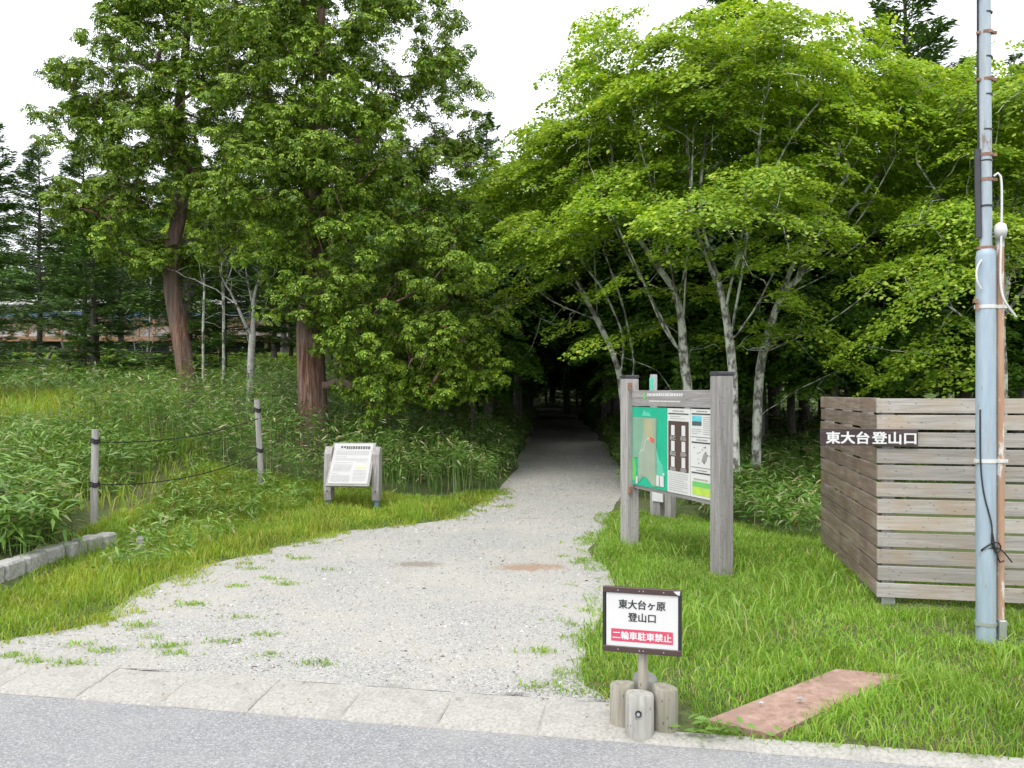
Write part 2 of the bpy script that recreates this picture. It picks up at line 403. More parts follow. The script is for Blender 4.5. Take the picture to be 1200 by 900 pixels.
xs_ = np.unique(np.concatenate([np.arange(-12, 9, .16), np.arange(-40, 40, 1.2), np.linspace(-700, 700, 60)]))
ys_ = np.unique(np.concatenate([np.arange(2.5, 16, .16), 4.21 + np.array([0, .02, .06, .12, .2, .36, .405, .42]), np.arange(16, 50, .5), np.arange(50, 120, 4), np.linspace(120, 900, 30), np.linspace(-300, 2, 12)]))
X, Y = np.meshgrid(xs_, ys_)
Y = Y - .19 * np.clip(X, -40, 40) * ss(12, 5.5, Y) * ss(-40, 0, Y)      # rows run along the kerb
V = np.stack([X, Y, height(X, Y)], -1).reshape(-1, 3)
nx, ny = len(xs_), len(ys_)
ii = (np.arange(ny - 1)[:, None] * nx + np.arange(nx - 1)[None]).ravel()
F = np.stack([ii, ii + 1, ii + nx + 1, ii + nx], 1)
tag(link(bpy.data.objects.new('ground', npmesh('ground', V, F, M['soil'], True))), 'green and brown earth of the woodland floor and verges', None, None, 'structure')

# road: asphalt sheet, long, slightly crowned
a_ = np.arange(-60, 60.1, .5); b_ = np.array([0, .3, .8, 1.6, 2.6, 4, 6, 8])
U, T_ = np.meshgrid(a_, b_)
nrm = np.array([-.1867, -.9824]); alg = np.array([.9824, -.1867]); o0 = np.array([0, 4.21])
PX = o0[0] + alg[0] * U + nrm[0] * T_; PY = o0[1] + alg[1] * U + nrm[1] * T_
V = np.stack([PX, PY, -.035 + .012 * T_ - .0016 * T_ ** 2], -1).reshape(-1, 3)
nx = len(a_); ii = (np.arange(len(b_) - 1)[:, None] * nx + np.arange(nx - 1)[None]).ravel()
F = np.stack([ii, ii + nx, ii + nx + 1, ii + 1], 1)
tag(link(bpy.data.objects.new('road', npmesh('road', V, F, M['asphalt']))), 'pale grey asphalt road surface in front of the kerb', None, None, 'structure')

# kerb strip of lowered concrete blocks
kerb = tag(bpy.data.objects.new('kerb', None), 'row of pale lowered concrete kerb blocks along the road', None, None, 'structure'); link(kerb)
kerb.location = (0, 4.21, 0); kerb.rotation_euler = (0, 0, math.atan2(-.1867, .9824))
def kerb_block(L, seed, narrow=False):
    r = random.Random(seed); v = []; f = []
    prof = [(0.002, -.10), (0.002, -.036), (.018, -.022), (.10, -.008), (.22, .004), (.33, .012), (.385, .016), (.40, .008), (.40, -.1)]
    if narrow: prof = [(0.002, -.10), (0.002, -.034), (.018, -.018), (.06, -.008), (.11, -.004), (.125, -.012), (.13, -.1)]
    for i, x in enumerate((0.0004, .012, L * .35, L * .7, L - .012, L - .0004)):
        e = i in (0, 5)
        for (y, z) in prof: v.append((x, y + (r.uniform(-.004, .004)), z - ((.009 if .08 < y < .26 else .0015) if e else 0) + (r.uniform(-.003, .003) if z > -.05 else 0)))
    k = len(prof)
    for i in range(5):
        for j in range(k - 1): f.append((i * k + j, i * k + k + j, i * k + k + j + 1, i * k + j + 1))
    f.append(tuple(range(k))); f.append(tuple(range(5 * k + k - 1, 5 * k - 1, -1)))
    me = bpy.data.meshes.new('kerb_block'); me.from_pydata(v, [], f); me.materials.append(M['concrete']); me.update(); return me
kbm = [kerb_block(.53, i) for i in range(5)]; kbn = [kerb_block(.53, i, True) for i in range(3)]
for i in range(-26, 16):
    o = bpy.data.objects.new('kerb_block', kbm[(i * 7) % 5] if i < 1 else kbn[i % 3]); o.location = (i * .53 + .13, 0, random.uniform(-.003, .003)); link(o, kerb)

# gravel path sheet
rows = np.concatenate([np.arange(4.0, 12, .12), np.arange(12, 37, .3)])
cols = np.linspace(0, 1, 26)
V = []
for y in rows:
    l, r_ = eL(y) - .12, eR(y) + .12
    for c in cols:
        x = l + (r_ - l) * c
        yy = max(y, road_edge(x) + .40)
        V.append((x, yy, np.interp(yy, *ZP) + .012 + .012 * math.sin(1.7 * x + .4) * math.sin(1.9 * yy) * (0 if yy < road_edge(x) + .6 else 1)))
k = len(cols); ii = (np.arange(len(rows) - 1)[:, None] * k + np.arange(k - 1)[None]).ravel()
F = np.stack([ii, ii + 1, ii + k + 1, ii + k], 1)
tag(link(bpy.data.objects.new('gravel_path', npmesh('gravel_path', np.array(V), F, M['gravel'], True))), 'pale grey gravel path narrowing into the dark woods', None, None, 'structure')

# loose stones on the gravel
def scatter_poly(poly, n, rg):
    P = np.array(poly); lo, hi = P.min(0), P.max(0)
    out_ = []
    got = 0
    while got < n:
        q = lo + (hi - lo) * rg.random((max(n * 2, 500), 2))
        ins = np.zeros(len(q), bool); j = len(P) - 1
        for i in range(len(P)):
            c = ((P[i, 1] > q[:, 1]) != (P[j, 1] > q[:, 1])) & (q[:, 0] < (P[j, 0] - P[i, 0]) * (q[:, 1] - P[i, 1]) / (P[j, 1] - P[i, 1] + 1e-12) + P[i, 0])
            ins ^= c; j = i
        q = q[ins]; out_.append(q); got += len(q)
    return np.concatenate(out_)[:n]

def instance(T, F, P, A, B, C, size):
    """template T (k,3) with axes A (x), B (y), C (z) per copy"""
    n, k = len(P), len(T)
    V = P[:, None] + size[:, None, None] * (T[None, :, :1] * A[:, None] + T[None, :, 1:2] * B[:, None] + T[None, :, 2:3] * C[:, None])
    FF = (F[None] + (np.arange(n) * k)[:, None, None]).reshape(-1, F.shape[1])
    return V.reshape(-1, 3), FF

def norm(v): return v / (np.linalg.norm(v, axis=-1, keepdims=True) + 1e-9)
def frames(nrmv, yaw):
    """axes with C = normal, B = heading"""
    C = norm(nrmv); h = np.stack([np.cos(yaw), np.sin(yaw), np.zeros_like(yaw)], -1)
    A = norm(np.cross(h, C)); B = np.cross(C, A); return A, B, C

OCT = np.array([(1, 0, 0), (0, 1, 0), (-1, 0, 0), (0, -1, 0), (0, 0, .6), (0, 0, -.6)], float)
OCTF = np.array([(0, 1, 4), (1, 2, 4), (2, 3, 4), (3, 0, 4), (1, 0, 5), (2, 1, 5), (3, 2, 5), (0, 3, 5)])
n = 32000
yy = 4.45 + (rng.random(n) ** 1.7) * 13
l, r_ = eL(yy) - .05, eR(yy) + .05
xx = l + (r_ - l) * rng.random(n)
keep = yy > road_edge(xx) + .43
keep |= rng.random(n) < .02
for (cx, cy_, rx, ry) in ((.18, 8.0, .33, .2), (-.93, 8.15, .24, .13)): keep &= (((xx - cx) / rx) ** 2 + ((yy - cy_) / ry) ** 2 > 1) | (rng.random(n) < .15)
xx, yy = xx[keep], yy[keep]; n = len(xx)
zz = np.interp(yy, *ZP) + .012 + .012 * np.sin(1.7 * xx + .4) * np.sin(1.9 * yy)
sz = rng.uniform(.003, .0075, n) * (1 + 1.0 * (rng.random(n) < .04)) * (1 + .03 * yy)
A, B, C = frames(rng.normal(0, .4, (n, 3)) + [0, 0, 1], rng.uniform(0, 6.28, n))
V, F = instance(OCT, OCTF[:4], np.stack([xx, yy, zz], 1), A * rng.uniform(.8, 1.5, (n, 1)), B, C, sz)
tag(link(bpy.data.objects.new('gravel_stones', npmesh('gravel_stones', V, F, M['pebble']))), 'loose light grey gravel stones scattered over the path', 'gravel', None, 'stuff')

# ------------------------------------------------------------------ grass
def blades(P, h, w, lean, rg):
    n = len(P); a = rg.uniform(0, 6.28, n); d = np.stack([np.cos(a), np.sin(a), np.zeros(n)], 1)
    b = a + rg.uniform(-1.2, 1.2, n) + 1.57; s = np.stack([np.cos(b), np.sin(b), np.zeros(n)], 1) * (w / 2)[:, None]
    up = np.array([0, 0, 1.0]); ln = (lean * h)[:, None]
    m = P + up * (h * .55)[:, None] + d * ln * .3
    t_ = P + up * (h * (1 - .35 * np.minimum(lean, 1.4)))[:, None] + d * ln
    V = np.stack([P - s, P + s, m + s * .8, m - s * .8, t_], 1).reshape(-1, 3)
    F = (np.array([(0, 1, 2), (0, 2, 3), (3, 2, 4)])[None] + (np.arange(n) * 5)[:, None, None]).reshape(-1, 3)
    return V, F

def patchy(x, y, s, ph):
    return (np.sin(s * x + ph) * np.sin(s * 1.13 * y + ph * 2) + .6 * np.sin(2.3 * s * x - s * y + ph) * np.sin(2.1 * s * y + s * .7 * x)) / 1.6

def grass(name, poly, n, hmin, hmax, mat, label, seed, wmul=1.0, lean=(.2, .9), tuft=1.0, thin=0.0, mask=None, lo=-.10):
    rg = np.random.default_rng(seed); q = scatter_poly(poly, n, rg); x, y = q[:, 0], q[:, 1]
    off = np.maximum(eL(y) - x, x - eR(y))
    edgen = .22 * patchy(x, y, 4, 1) + .12 * patchy(x, y, 13, 4) + np.abs(rg.normal(0, .12, len(x)))
    ok = (off > lo + edgen) & (y > road_edge(x) + np.where(x > .5, .06 + .05 * patchy(x, y, 9, 2), .45))
    if mask is not None: ok &= mask(x, y, rg)
    if thin: ok &= rg.random(len(x)) > thin * (patchy(x, y, 3.1, seed) > .25)
    x, y, off = x[ok], y[ok], off[ok]
    pt = .5 + .5 * patchy(x, y, 2.3, seed * 1.7)
    h = (hmin + (hmax - hmin) * rg.random(len(x)) ** 1.5) * (.65 + .8 * pt * tuft) * (.5 + .5 * ss(-.1, .4, off))
    dp = np.minimum(np.hypot(x - 3.2, y - 5.42), np.abs((y - 6.42) + .19 * (x - 2.85)) + np.where(x > 2.8, 0, 9)); h = h * (.35 + .65 * ss(.08, .35, dp))
    w = rg.uniform(.0034, .0074, len(x)) * wmul * (1 + .05 * y)
    P = np.stack([x, y, np.maximum(height(x, y), np.where((off < .14) & (x < eR(y)), np.interp(y, *ZP) + .012, -1)) - .008], 1)
    V, F = blades(P, h, w, rg.uniform(*lean, len(x)), rg)
    return tag(link(bpy.data.objects.new(name, npmesh(name, V, F, mat))), label, 'grass', None, 'stuff')

SLAB = [(1.00, 4.27), (1.30, 4.10), (2.26, 4.83), (1.93, 4.93)]
def in_slab(x, y):
    x = 1.55 + (x - 1.55) * 1.10 + .04 * patchy(x, y, 11, 3); y = 4.52 + (y - 4.52) * 1.18 + .03 * patchy(x, y, 14, 1)
    ins = np.zeros(len(x), bool); j = 3
    for i in range(4):
        a, b = SLAB[i], SLAB[j]
        ins ^= ((a[1] > y) != (b[1] > y)) & (x < (b[0] - a[0]) * (y - a[1]) / (b[1] - a[1] + 1e-12) + a[0]); j = i
    return ins
def rmask(x, y, rg):
    m = ~in_slab(x, y) & ~((np.abs(x - .68) < .26) & (np.abs(y - 4.24) < .2))
    m &= ~((((x - 2.95) / .35) ** 2 + ((y - 5.75) / .22) ** 2 < 1) & (rg.random(len(x)) < .75))
    return m
grass('lawn_grass', [(.2, 4.3), (.5, 4.1), (1.0, 3.95), (5.5, 3.1), (5.5, 6.5), (3.3, 7.5), (3.6, 9.5), (2.6, 10.6), (1.2, 11.5), (.5, 8.5)], 150000, .04, .10, M['grass'], 'bright green grass verge around the information board and pole', 11, 1.0, (.2, 1.0), 1.0, .35, rmask)
grass('tall_grass', [(.3, 4.8), (5.5, 3.6), (5.5, 6.3), (3.2, 6.7), (3.2, 9.5), (1.0, 10), (.6, 7)], 5000, .13, .26, M['grass'], 'longer arching grass blades standing out of the right hand lawn', 12, 1.3, (.4, 1.3), 1.2, .6, lambda x, y, g: rmask(x, y, g) & (patchy(x, y, 1.7, 3) > -.05))
grass('verge_grass', [(-4.3, 4.8), (-3.2, 4.9), (-2.6, 7.5), (-1, 10.2), (0.3, 11.5), (0.3, 14), (-1, 12.2), (-2.6, 12.6), (-4.6, 12.2), (-4.6, 9.5), (-4.2, 7)], 88000, .04, .12, M['grass_yellow'], 'yellow green grass verge between gravel and bamboo grass', 13, 1.0, (.2, .9), 1.2, .25)
grass('verge_tussocks', [(-4.2, 5.5), (-2.6, 5.8), (-2.2, 10), (-.5, 10.5), (-1, 11.8), (-4.4, 12), (-4.4, 8)], 15000, .13, .28, M['grass_yellow'], 'fine upright yellow green tussocks on the left verge', 14, .9, (.15, .6), 1.0, 0, lambda x, y, g: patchy(x, y, 2.9, 5) > .22)
grass('edge_tufts', [(-3.6, 5.0), (-2.4, 5.3), (-1.8, 8.2), (-.6, 10), (.6, 11), (.4, 13), (-.6, 12.5), (-3.2, 9.8)], 60000, .03, .10, M['grass_yellow'], 'small ragged tufts spilling from the left verge onto the gravel', 18, 1.0, (.3, 1.1), 1.0, 0, lambda x, y, g: (patchy(x, y, 7.3, 2) + .6 * patchy(x, y, 19, 5) > .42), -.42)
grass('edge_sprigs', [(.1, 4.6), (.6, 4.5), (1.2, 7), (1.1, 8.5), (1.9, 12), (1.0, 12), (.3, 8.5), (.1, 6)], 30000, .03, .09, M['grass'], 'sparse sprigs of grass creeping from the right lawn onto the gravel', 19, 1.0, (.3, 1.1), 1.0, 0, lambda x, y, g: (patchy(x, y, 8.1, 1) + .6 * patchy(x, y, 21, 3) > .62), -.30)
grass('meadow_grass', [(-14, 9), (-6, 8.6), (-4.5, 10), (-4.6, 13), (-6.2, 14), (-6.4, 18), (-10, 19.5), (-20, 19.5), (-20, 9)], 26000, .15, .42, M['grass_yellow'], 'tall pale yellow meadow grass on the slope at the left', 15, 1.5, (.2, .8), 1.0)
grass('far_lawn', [(-24, 25), (-7, 25), (-5, 32), (-6, 39), (-30, 39)], 15000, .06, .14, M['grass'], 'short lawn in front of the wooden deck', 16, 5.0, (.2, .8))
# small weeds in the gravel
rg = np.random.default_rng(21); P_ = []
spots = [(-2.9, 5.55), (-2.65, 5.42), (-2.5, 5.7), (-2.3, 5.5), (-2.7, 6.0), (-2.2, 5.35), (-1.95, 5.6), (-1.55, 5.3), (-1.7, 5.75), (-2.0, 6.2), (-2.55, 6.6), (-2.4, 7.2), (-2.2, 7.5), (-2.0, 7.3), (-1.75, 7.9), (-2.5, 7.9), (-2.15, 8.4), (-3.0, 5.2), (-2.75, 5.15), (-3.2, 5.3), (-1.2, 5.15), (.15, 4.75), (.2, 5.4)]
for (cx, cy_) in spots:
    k = rg.integers(30, 90); q = rg.normal(0, 1, (k, 2)) * [.07, .035]
    P_.append(np.stack([cx + q[:, 0], cy_ + q[:, 1], np.full(k, .014)], 1))
P_ = np.concatenate(P_); n = len(P_)
V, F = blades(P_, rg.uniform(.012, .04, n), rg.uniform(.005, .012, n), rg.uniform(.6, 1.6, n), rg)
tag(link(bpy.data.objects.new('gravel_weeds', npmesh('gravel_weeds', V, F, M['grass']))), 'tiny green weeds sprouting through the gravel', 'weeds', None, 'stuff')

# fallen leaves and straw bits on kerb, gravel and verge
rg = np.random.default_rng(77); n = 420
x = rg.uniform(-3.6, 3.0, n); y = road_edge(x) + np.abs(rg.normal(0, 1.6, n)) + .03
z = np.maximum(height(x, y), np.where((x > eL(y)) & (x < eR(y)), np.interp(y, *ZP) + .014, -1)); z = np.where((y < road_edge(x) + .41) & (x < .62), .012, z) + .006
A, B, C = frames(rg.normal(0, .25, (n, 3)) + [0, 0, 1], rg.uniform(0, 6.28, n))
V, F = instance(np.array([(0, -.5, 0), (-.2, 0, .05), (.2, 0, .05), (0, .5, 0)], float), np.array([(0, 3, 1), (0, 2, 3)]), np.stack([x, y, z], 1), A, B, C, rg.uniform(.012, .035, n))
tag(link(bpy.data.objects.new('leaf_litter', npmesh('leaf_litter', V, F, M['litter']))), 'scattered dry brown leaf bits on kerb and gravel', 'litter', None, 'stuff')

# ------------------------------------------------------------------ dwarf bamboo (sasa) thickets
LEAF = np.array([(0, 0, 0), (-.085, .38, .02), (.085, .38, .02), (0, .40, -.015), (0, 1, -.16)], float)
LEAFF = np.array([(0, 3, 1), (0, 2, 3), (1, 3, 4), (3, 2, 4)])
def sasa(name, poly, n, hgt, mat, label, seed, size=(.12, .2), lpt=7, mask=None, tilt=.6):
    rg = np.random.default_rng(seed); q = scatter_poly(poly, n, rg); x, y = q[:, 0], q[:, 1]
    off = np.maximum(eL(y) - x, x - eR(y)); ok = (off > .12 + .12 * patchy(x, y, 2.2, 4)) | (y > 38)
    if mask is not None: ok &= mask(x, y)
    x, y, off = x[ok], y[ok], off[ok]; n = len(x)
    edge = .62 + .38 * ss(.1, .8, off)
    h = hgt * edge * (.75 + .35 * patchy(x, y, 1.3, seed) + .2 * patchy(x, y, 3.7, seed + 2)) * rg.uniform(.55, 1.08, n)
    top = np.stack([x, y, height(x, y) + h], 1)
    # culms
    ck = rg.random(n) < .35
    base = top[ck] - np.stack([np.zeros(ck.sum()), np.zeros(ck.sum()), h[ck] + .02], 1)
    jit = rg.normal(0, .05, (ck.sum(), 3)) * [1, 1, 0]
    w = np.array([.004, 0, 0]) * (1 + .05 * y[ck])[:, None]
    Vc = np.stack([base + jit - w, base + jit + w, top[ck]], 1).reshape(-1, 3); Fc = np.arange(len(Vc)).reshape(-1, 3)
    P = np.repeat(top, lpt, 0); m = len(P)
    yaw = rg.uniform(0, 6.28, m)
    P = P + rg.normal(0, 1, (m, 3)) * [.05, .05, .07] - np.stack([np.zeros(m), np.zeros(m), np.repeat(h, lpt) * .5 * rg.random(m) ** 2.2], 1)
    hd = np.stack([np.cos(yaw), np.sin(yaw), np.zeros(m)], 1)
    pit = rg.normal(.05, tilt * .6, m)                    # heading pitch; leaves arch over
    Bv = norm(hd + np.stack([np.zeros(m), np.zeros(m), pit], 1))
    A = norm(np.cross(Bv, np.array([0, 0, 1.0])) + rg.normal(0, .3, (m, 3))); C = norm(np.cross(A, Bv)); A = np.cross(Bv, C)
    V, F = instance(LEAF, LEAFF, P, A, Bv, C, rg.uniform(*size, m))
    V = np.concatenate([V, Vc]); F = np.concatenate([F, Fc + len(V) - len(Vc)])
    return tag(link(bpy.data.objects.new(name, npmesh(name, V, F, mat))), label, 'bamboo grass', None, 'stuff')

sasa('sasa_thicket', [(-7.2, 12.6), (-5.6, 12.1), (-3.9, 12.0), (-3.0, 12.0), (-1.9, 12.2), (-.6, 12.4), (-.1, 13.4), (.2, 15), (.7, 22), (1.1, 31), (-3, 31), (-4, 20), (-5.4, 16), (-7.2, 15)], 7400, 1.0, M['leaf_sasa'], 'dense dwarf bamboo thicket left of the gravel path under the cypress', 31, (.10, .175), 9)
sasa('sasa_clump', [(-8.5, 7.2), (-4.35, 7.35), (-4.3, 8.2), (-4.75, 8.6), (-5.2, 9.6), (-8.5, 10.5)], 2100, .66, M['leaf_sasa_young'], 'bright dwarf bamboo clump growing in the stone edged bed', 32, (.13, .24), 8, lambda x, y: y > 7.3)
sasa('sasa_slope', [(-10, 10.4), (-6.2, 10.0), (-5.0, 10.3), (-4.9, 12.4), (-7, 13.2), (-10, 13.6)], 2200, .42, M['leaf_sasa_young'], 'low pale dwarf bamboo on the slope behind the rope post', 38, (.10, .19), 7)
sasa('sasa_band', [(-22, 19.5), (-6, 19.3), (-2.5, 19), (-2.5, 25), (-7, 25.5), (-22, 25.5)], 2400, .62, M['leaf_sasa'], 'dark band of dwarf bamboo below the wooden deck', 33, (.18, .30), 7)
sasa('sasa_verge', [(1.5, 12.2), (2.2, 12.0), (2.5, 13), (3.6, 14), (4.0, 22), (4, 32), (2.9, 33), (2.3, 21), (2.0, 16)], 3000, .62, M['leaf_sasa'], 'dwarf bamboo bordering the right side of the path behind the board', 34, (.11, .19), 8)
sasa('sasa_bush', [(2.45, 10.6), (2.9, 9.9), (3.4, 9.2), (3.55, 9.5), (4.2, 11), (7, 13), (7, 18), (4, 18), (2.6, 13)], 2600, .5, M['leaf_sasa'], 'dwarf bamboo beside the slatted fence with dry straw coloured leaves', 35, (.11, .21), 8)
sasa('forest_undergrowth', [(4, 17), (14, 14), (26, 20), (24, 50), (-12, 50), (-4, 30), (.8, 31), (.9, 37), (2.8, 37), (3.6, 22)], 3200, .6, M['leaf_sasa'], 'dark undergrowth covering the shaded forest floor', 36, (.28, .48), 7)
sasa('verge_seedlings', [(-4.3, 9.2), (-3.6, 7.2), (-3.3, 7.6), (-3.2, 9.6), (-2.6, 11.6), (-4.6, 12.3)], 420, .26, M['leaf_sasa_young'], 'young bamboo shoots creeping over the left grass verge', 37, (.09, .17), 6)

# ------------------------------------------------------------------ trees
def sweep(chains, name, mat, big=16):
    Vs, Fs = [], []; off = 0
    for pts, r in chains:
        k = len(pts); nn = big if r[0] > .07 else (6 if r[0] > .025 else 3)
        t_ = np.gradient(pts, axis=0); t_ = norm(t_)
        ref = np.array([.93, .31, .19]) if abs(t_[0] @ np.array([.93, .31, .19])) < .8 else np.array([.1, -.9, .4])
        u = norm(np.cross(t_, ref)); w = np.cross(t_, u)
        a = np.arange(nn) * 2 * np.pi / nn
        rr = np.repeat(r[:, None], nn, 1)
        if r[0] > .07:
            rr = rr * (1 + .09 * np.sin(3 * a[None] + pts[:, 2:3] * .9) + .05 * np.sin(5 * a[None] - pts[:, 2:3] * 1.3) + .035 * np.sin(7 * a[None] + pts[:, 2:3] * .5))
        V = pts[:, None] + rr[:, :, None] * (np.cos(a)[None, :, None] * u[:, None] + np.sin(a)[None, :, None] * w[:, None])
        i = (np.arange(k - 1)[:, None] * nn + np.arange(nn)[None]).ravel(); j = (np.arange(k - 1)[:, None] * nn + (np.arange(nn)[None] + 1) % nn).ravel()
        Fs.append(np.stack([i, j, j + nn, i + nn], 1) + off); Vs.append(V.reshape(-1, 3)); off += k * nn
    return npmesh(name, np.concatenate(Vs), np.concatenate(Fs), mat, True)

def resample(pl, step):
    pl = np.array(pl, float)
    # smooth (Catmull-like) by cubic chaikin
    for _ in range(2):
        a, b = pl[:-1] * .75 + pl[1:] * .25, pl[:-1] * .25 + pl[1:] * .75
        pl = np.concatenate([pl[:1], np.stack([a, b], 1).reshape(-1, 3), pl[-1:]])
    d = np.concatenate([[0], np.cumsum(np.linalg.norm(np.diff(pl, axis=0), axis=1))])
    s = np.linspace(0, d[-1], max(3, int(d[-1] / step) + 1))
    return np.stack([np.interp(s, d, pl[:, i]) for i in range(3)], 1)

def grow(trunks, pads, root_r, tip_r, slope, arch, rg, zmin=.8, step=.22, flare=.5, extra=None, taper=0.0):
    """trunk polylines, then every pad is joined to the nearest limb by a curved branch; radii follow the load"""
    pos, par = [], []
    for pl in trunks:
        p = resample(pl, step)
        if not pos: prev = -1
        else:
            prev = int(np.argmin(np.linalg.norm(np.array(pos) - p[0], axis=1))); p = p[1:]
        for q in p: pos.append(q); par.append(prev); prev = len(pos) - 1
    ntr = len(pos)
    T0 = np.array(pos)
    order = np.argsort([np.min(np.linalg.norm(T0 - c, axis=1)) for c in pads])
    for ci in order:
        c = pads[ci]; Pn = np.array(pos)
        dv = c - Pn; d = np.linalg.norm(dv, axis=1); dh = np.linalg.norm(dv[:, :2], axis=1)
        cost = d + 1.1 * np.maximum(0, slope * dh - dv[:, 2]) + 50 * (Pn[:, 2] < zmin)
        b = int(np.argmin(cost)); s = Pn[b]; L = d[b]
        if L < .1: continue
        pd = Pn[b] - Pn[par[b]] if par[b] >= 0 else np.array([0, 0, 1.0])
        pd = pd / (np.linalg.norm(pd) + 1e-6)
        ctl = s + (c - s) * .45 + pd * L * .12 + np.array([0, 0, arch * L]) + rg.normal(0, .06 * L, 3)
        k = max(3, int(L / step) + 1); u = np.linspace(0, 1, k + 1)[1:, None]
        crv = (1 - u) ** 2 * s + 2 * u * (1 - u) * ctl + u * u * c
        crv[:-1] += rg.normal(0, .018, (k - 1, 3))
        prev = b
        for q in crv: pos.append(q); par.append(prev); prev = len(pos) - 1
    # bare side twigs
    for _ in range(extra or 0):
        b = rg.integers(int(ntr * .3), len(pos)); s = pos[b]
        dr = norm(rg.normal(0, 1, 3) * [1, 1, .6]); L = rg.uniform(.25, .9)
        prev = b
        for j in range(1, 4):
            s2 = s + dr * L * j / 3 + rg.normal(0, .05, 3) * j * .5; pos.append(s2); par.append(prev); prev = len(pos) - 1
    pos = np.array(pos); par = np.array(par); n = len(pos)
    nch = np.bincount(par[par >= 0], minlength=n); tips = int((nch == 0).sum())
    p = max(1.5, math.log(max(tips, 2)) / math.log(root_r / tip_r))
    acc = np.where(nch == 0, tip_r ** p, 0.0); best = np.full(n, -1); bv = np.zeros(n)
    for i in range(n - 1, 0, -1):
        q = par[i]; acc[q] += acc[i]
        if acc[i] > bv[q]: bv[q] = acc[i]; best[q] = i
    rad = acc ** (1 / p)
    z0 = pos[0, 2]
    chains = []; starts = [0]
    kids = [[] for _ in range(n)]
    for i in range(1, n): kids[par[i]].append(i)
    while starts:
        s = starts.pop(); ch = [s] if par[s] < 0 else [par[s], s]
        while best[ch[-1]] >= 0:
            cur = ch[-1]; nx_ = best[cur]
            for kk in kids[cur]:
                if kk != nx_: starts.append(kk)
            ch.append(nx_)
        r = rad[ch].copy()
        if par[s] >= 0: r[0] = r[1]
        if par[s] < 0 and taper: r = np.minimum(r, root_r * (1 - taper * np.linspace(0, 1, len(r)) ** .9) )
        if par[s] < 0: r = r * (1 + flare * np.exp(-(pos[ch][:, 2] - z0) / .3))
        r[-1] *= .5
        chains.append((pos[ch], r))
    return chains

MAPLE = np.array([(0, -.45, 0), (-.55, .05, .10), (-.22, .12, 0), (0, .62, -.06), (.22, .12, 0), (.55, .05, .10)], float)
MAPLEF = np.array([(0, 2, 1), (0, 3, 2), (0, 4, 3), (0, 5, 4)])
KITE = np.array([(0, -.5, 0), (-.42, .02, .07), (.42, .02, .07), (0, .62, -.06)], float); KITEF = np.array([(0, 3, 1), (0, 2, 3)])
def maple_leaves(pads, rad, axis, rg, size=.068, dens=1.0, thick=.10, tiltout=.5):
    Ps, Ns = [], []
    for c, a in zip(pads, rad):
        n = int(430 * dens * (a / .6) ** 2)
        k = rg.integers(6, 10)                              # flat sprays fanning out from the twig
        ang = rg.uniform(0, 6.28, k); ln = a * rg.uniform(.6, 1.25, k)
        id_ = rg.integers(0, k, n); u = rg.random(n) ** .65
        lat = rg.normal(0, 1, n) * (.10 + .10 * (1 - u)) * (a / .45)
        q = np.stack([np.cos(ang[id_]) * ln[id_] * u - np.sin(ang[id_]) * lat, np.sin(ang[id_]) * ln[id_] * u + np.cos(ang[id_]) * lat, (rg.normal(0, thick * a, k))[id_] + rg.normal(0, .022, n)], 1)
        outv = np.array([c[0] - axis[0], c[1] - axis[1], 0]); outv = outv / (np.linalg.norm(outv) + .5)
        nv = norm(np.array([0, 0, 1.0]) + outv * tiltout + rg.normal(0, .12, 3))
        r2 = np.linalg.norm(q[:, :2], axis=1)
        q[:, 2] += -.30 * r2 ** 2 / a - (q[:, 0] * nv[0] + q[:, 1] * nv[1]) / nv[2]
        Ps.append(c + q + [0, 0, .08]); Ns.append(nv + np.concatenate([q[:, :2] * .35, np.zeros((n, 1))], 1))
    P = np.concatenate(Ps); n = len(P); Nn = np.concatenate(Ns) + rg.normal(0, .33, (n, 3))
    A, B, C = frames(Nn, rg.uniform(0, 6.28, n))
    return instance(KITE, KITEF, P, A, B, C, rg.uniform(.55, 1.4, n) * size)

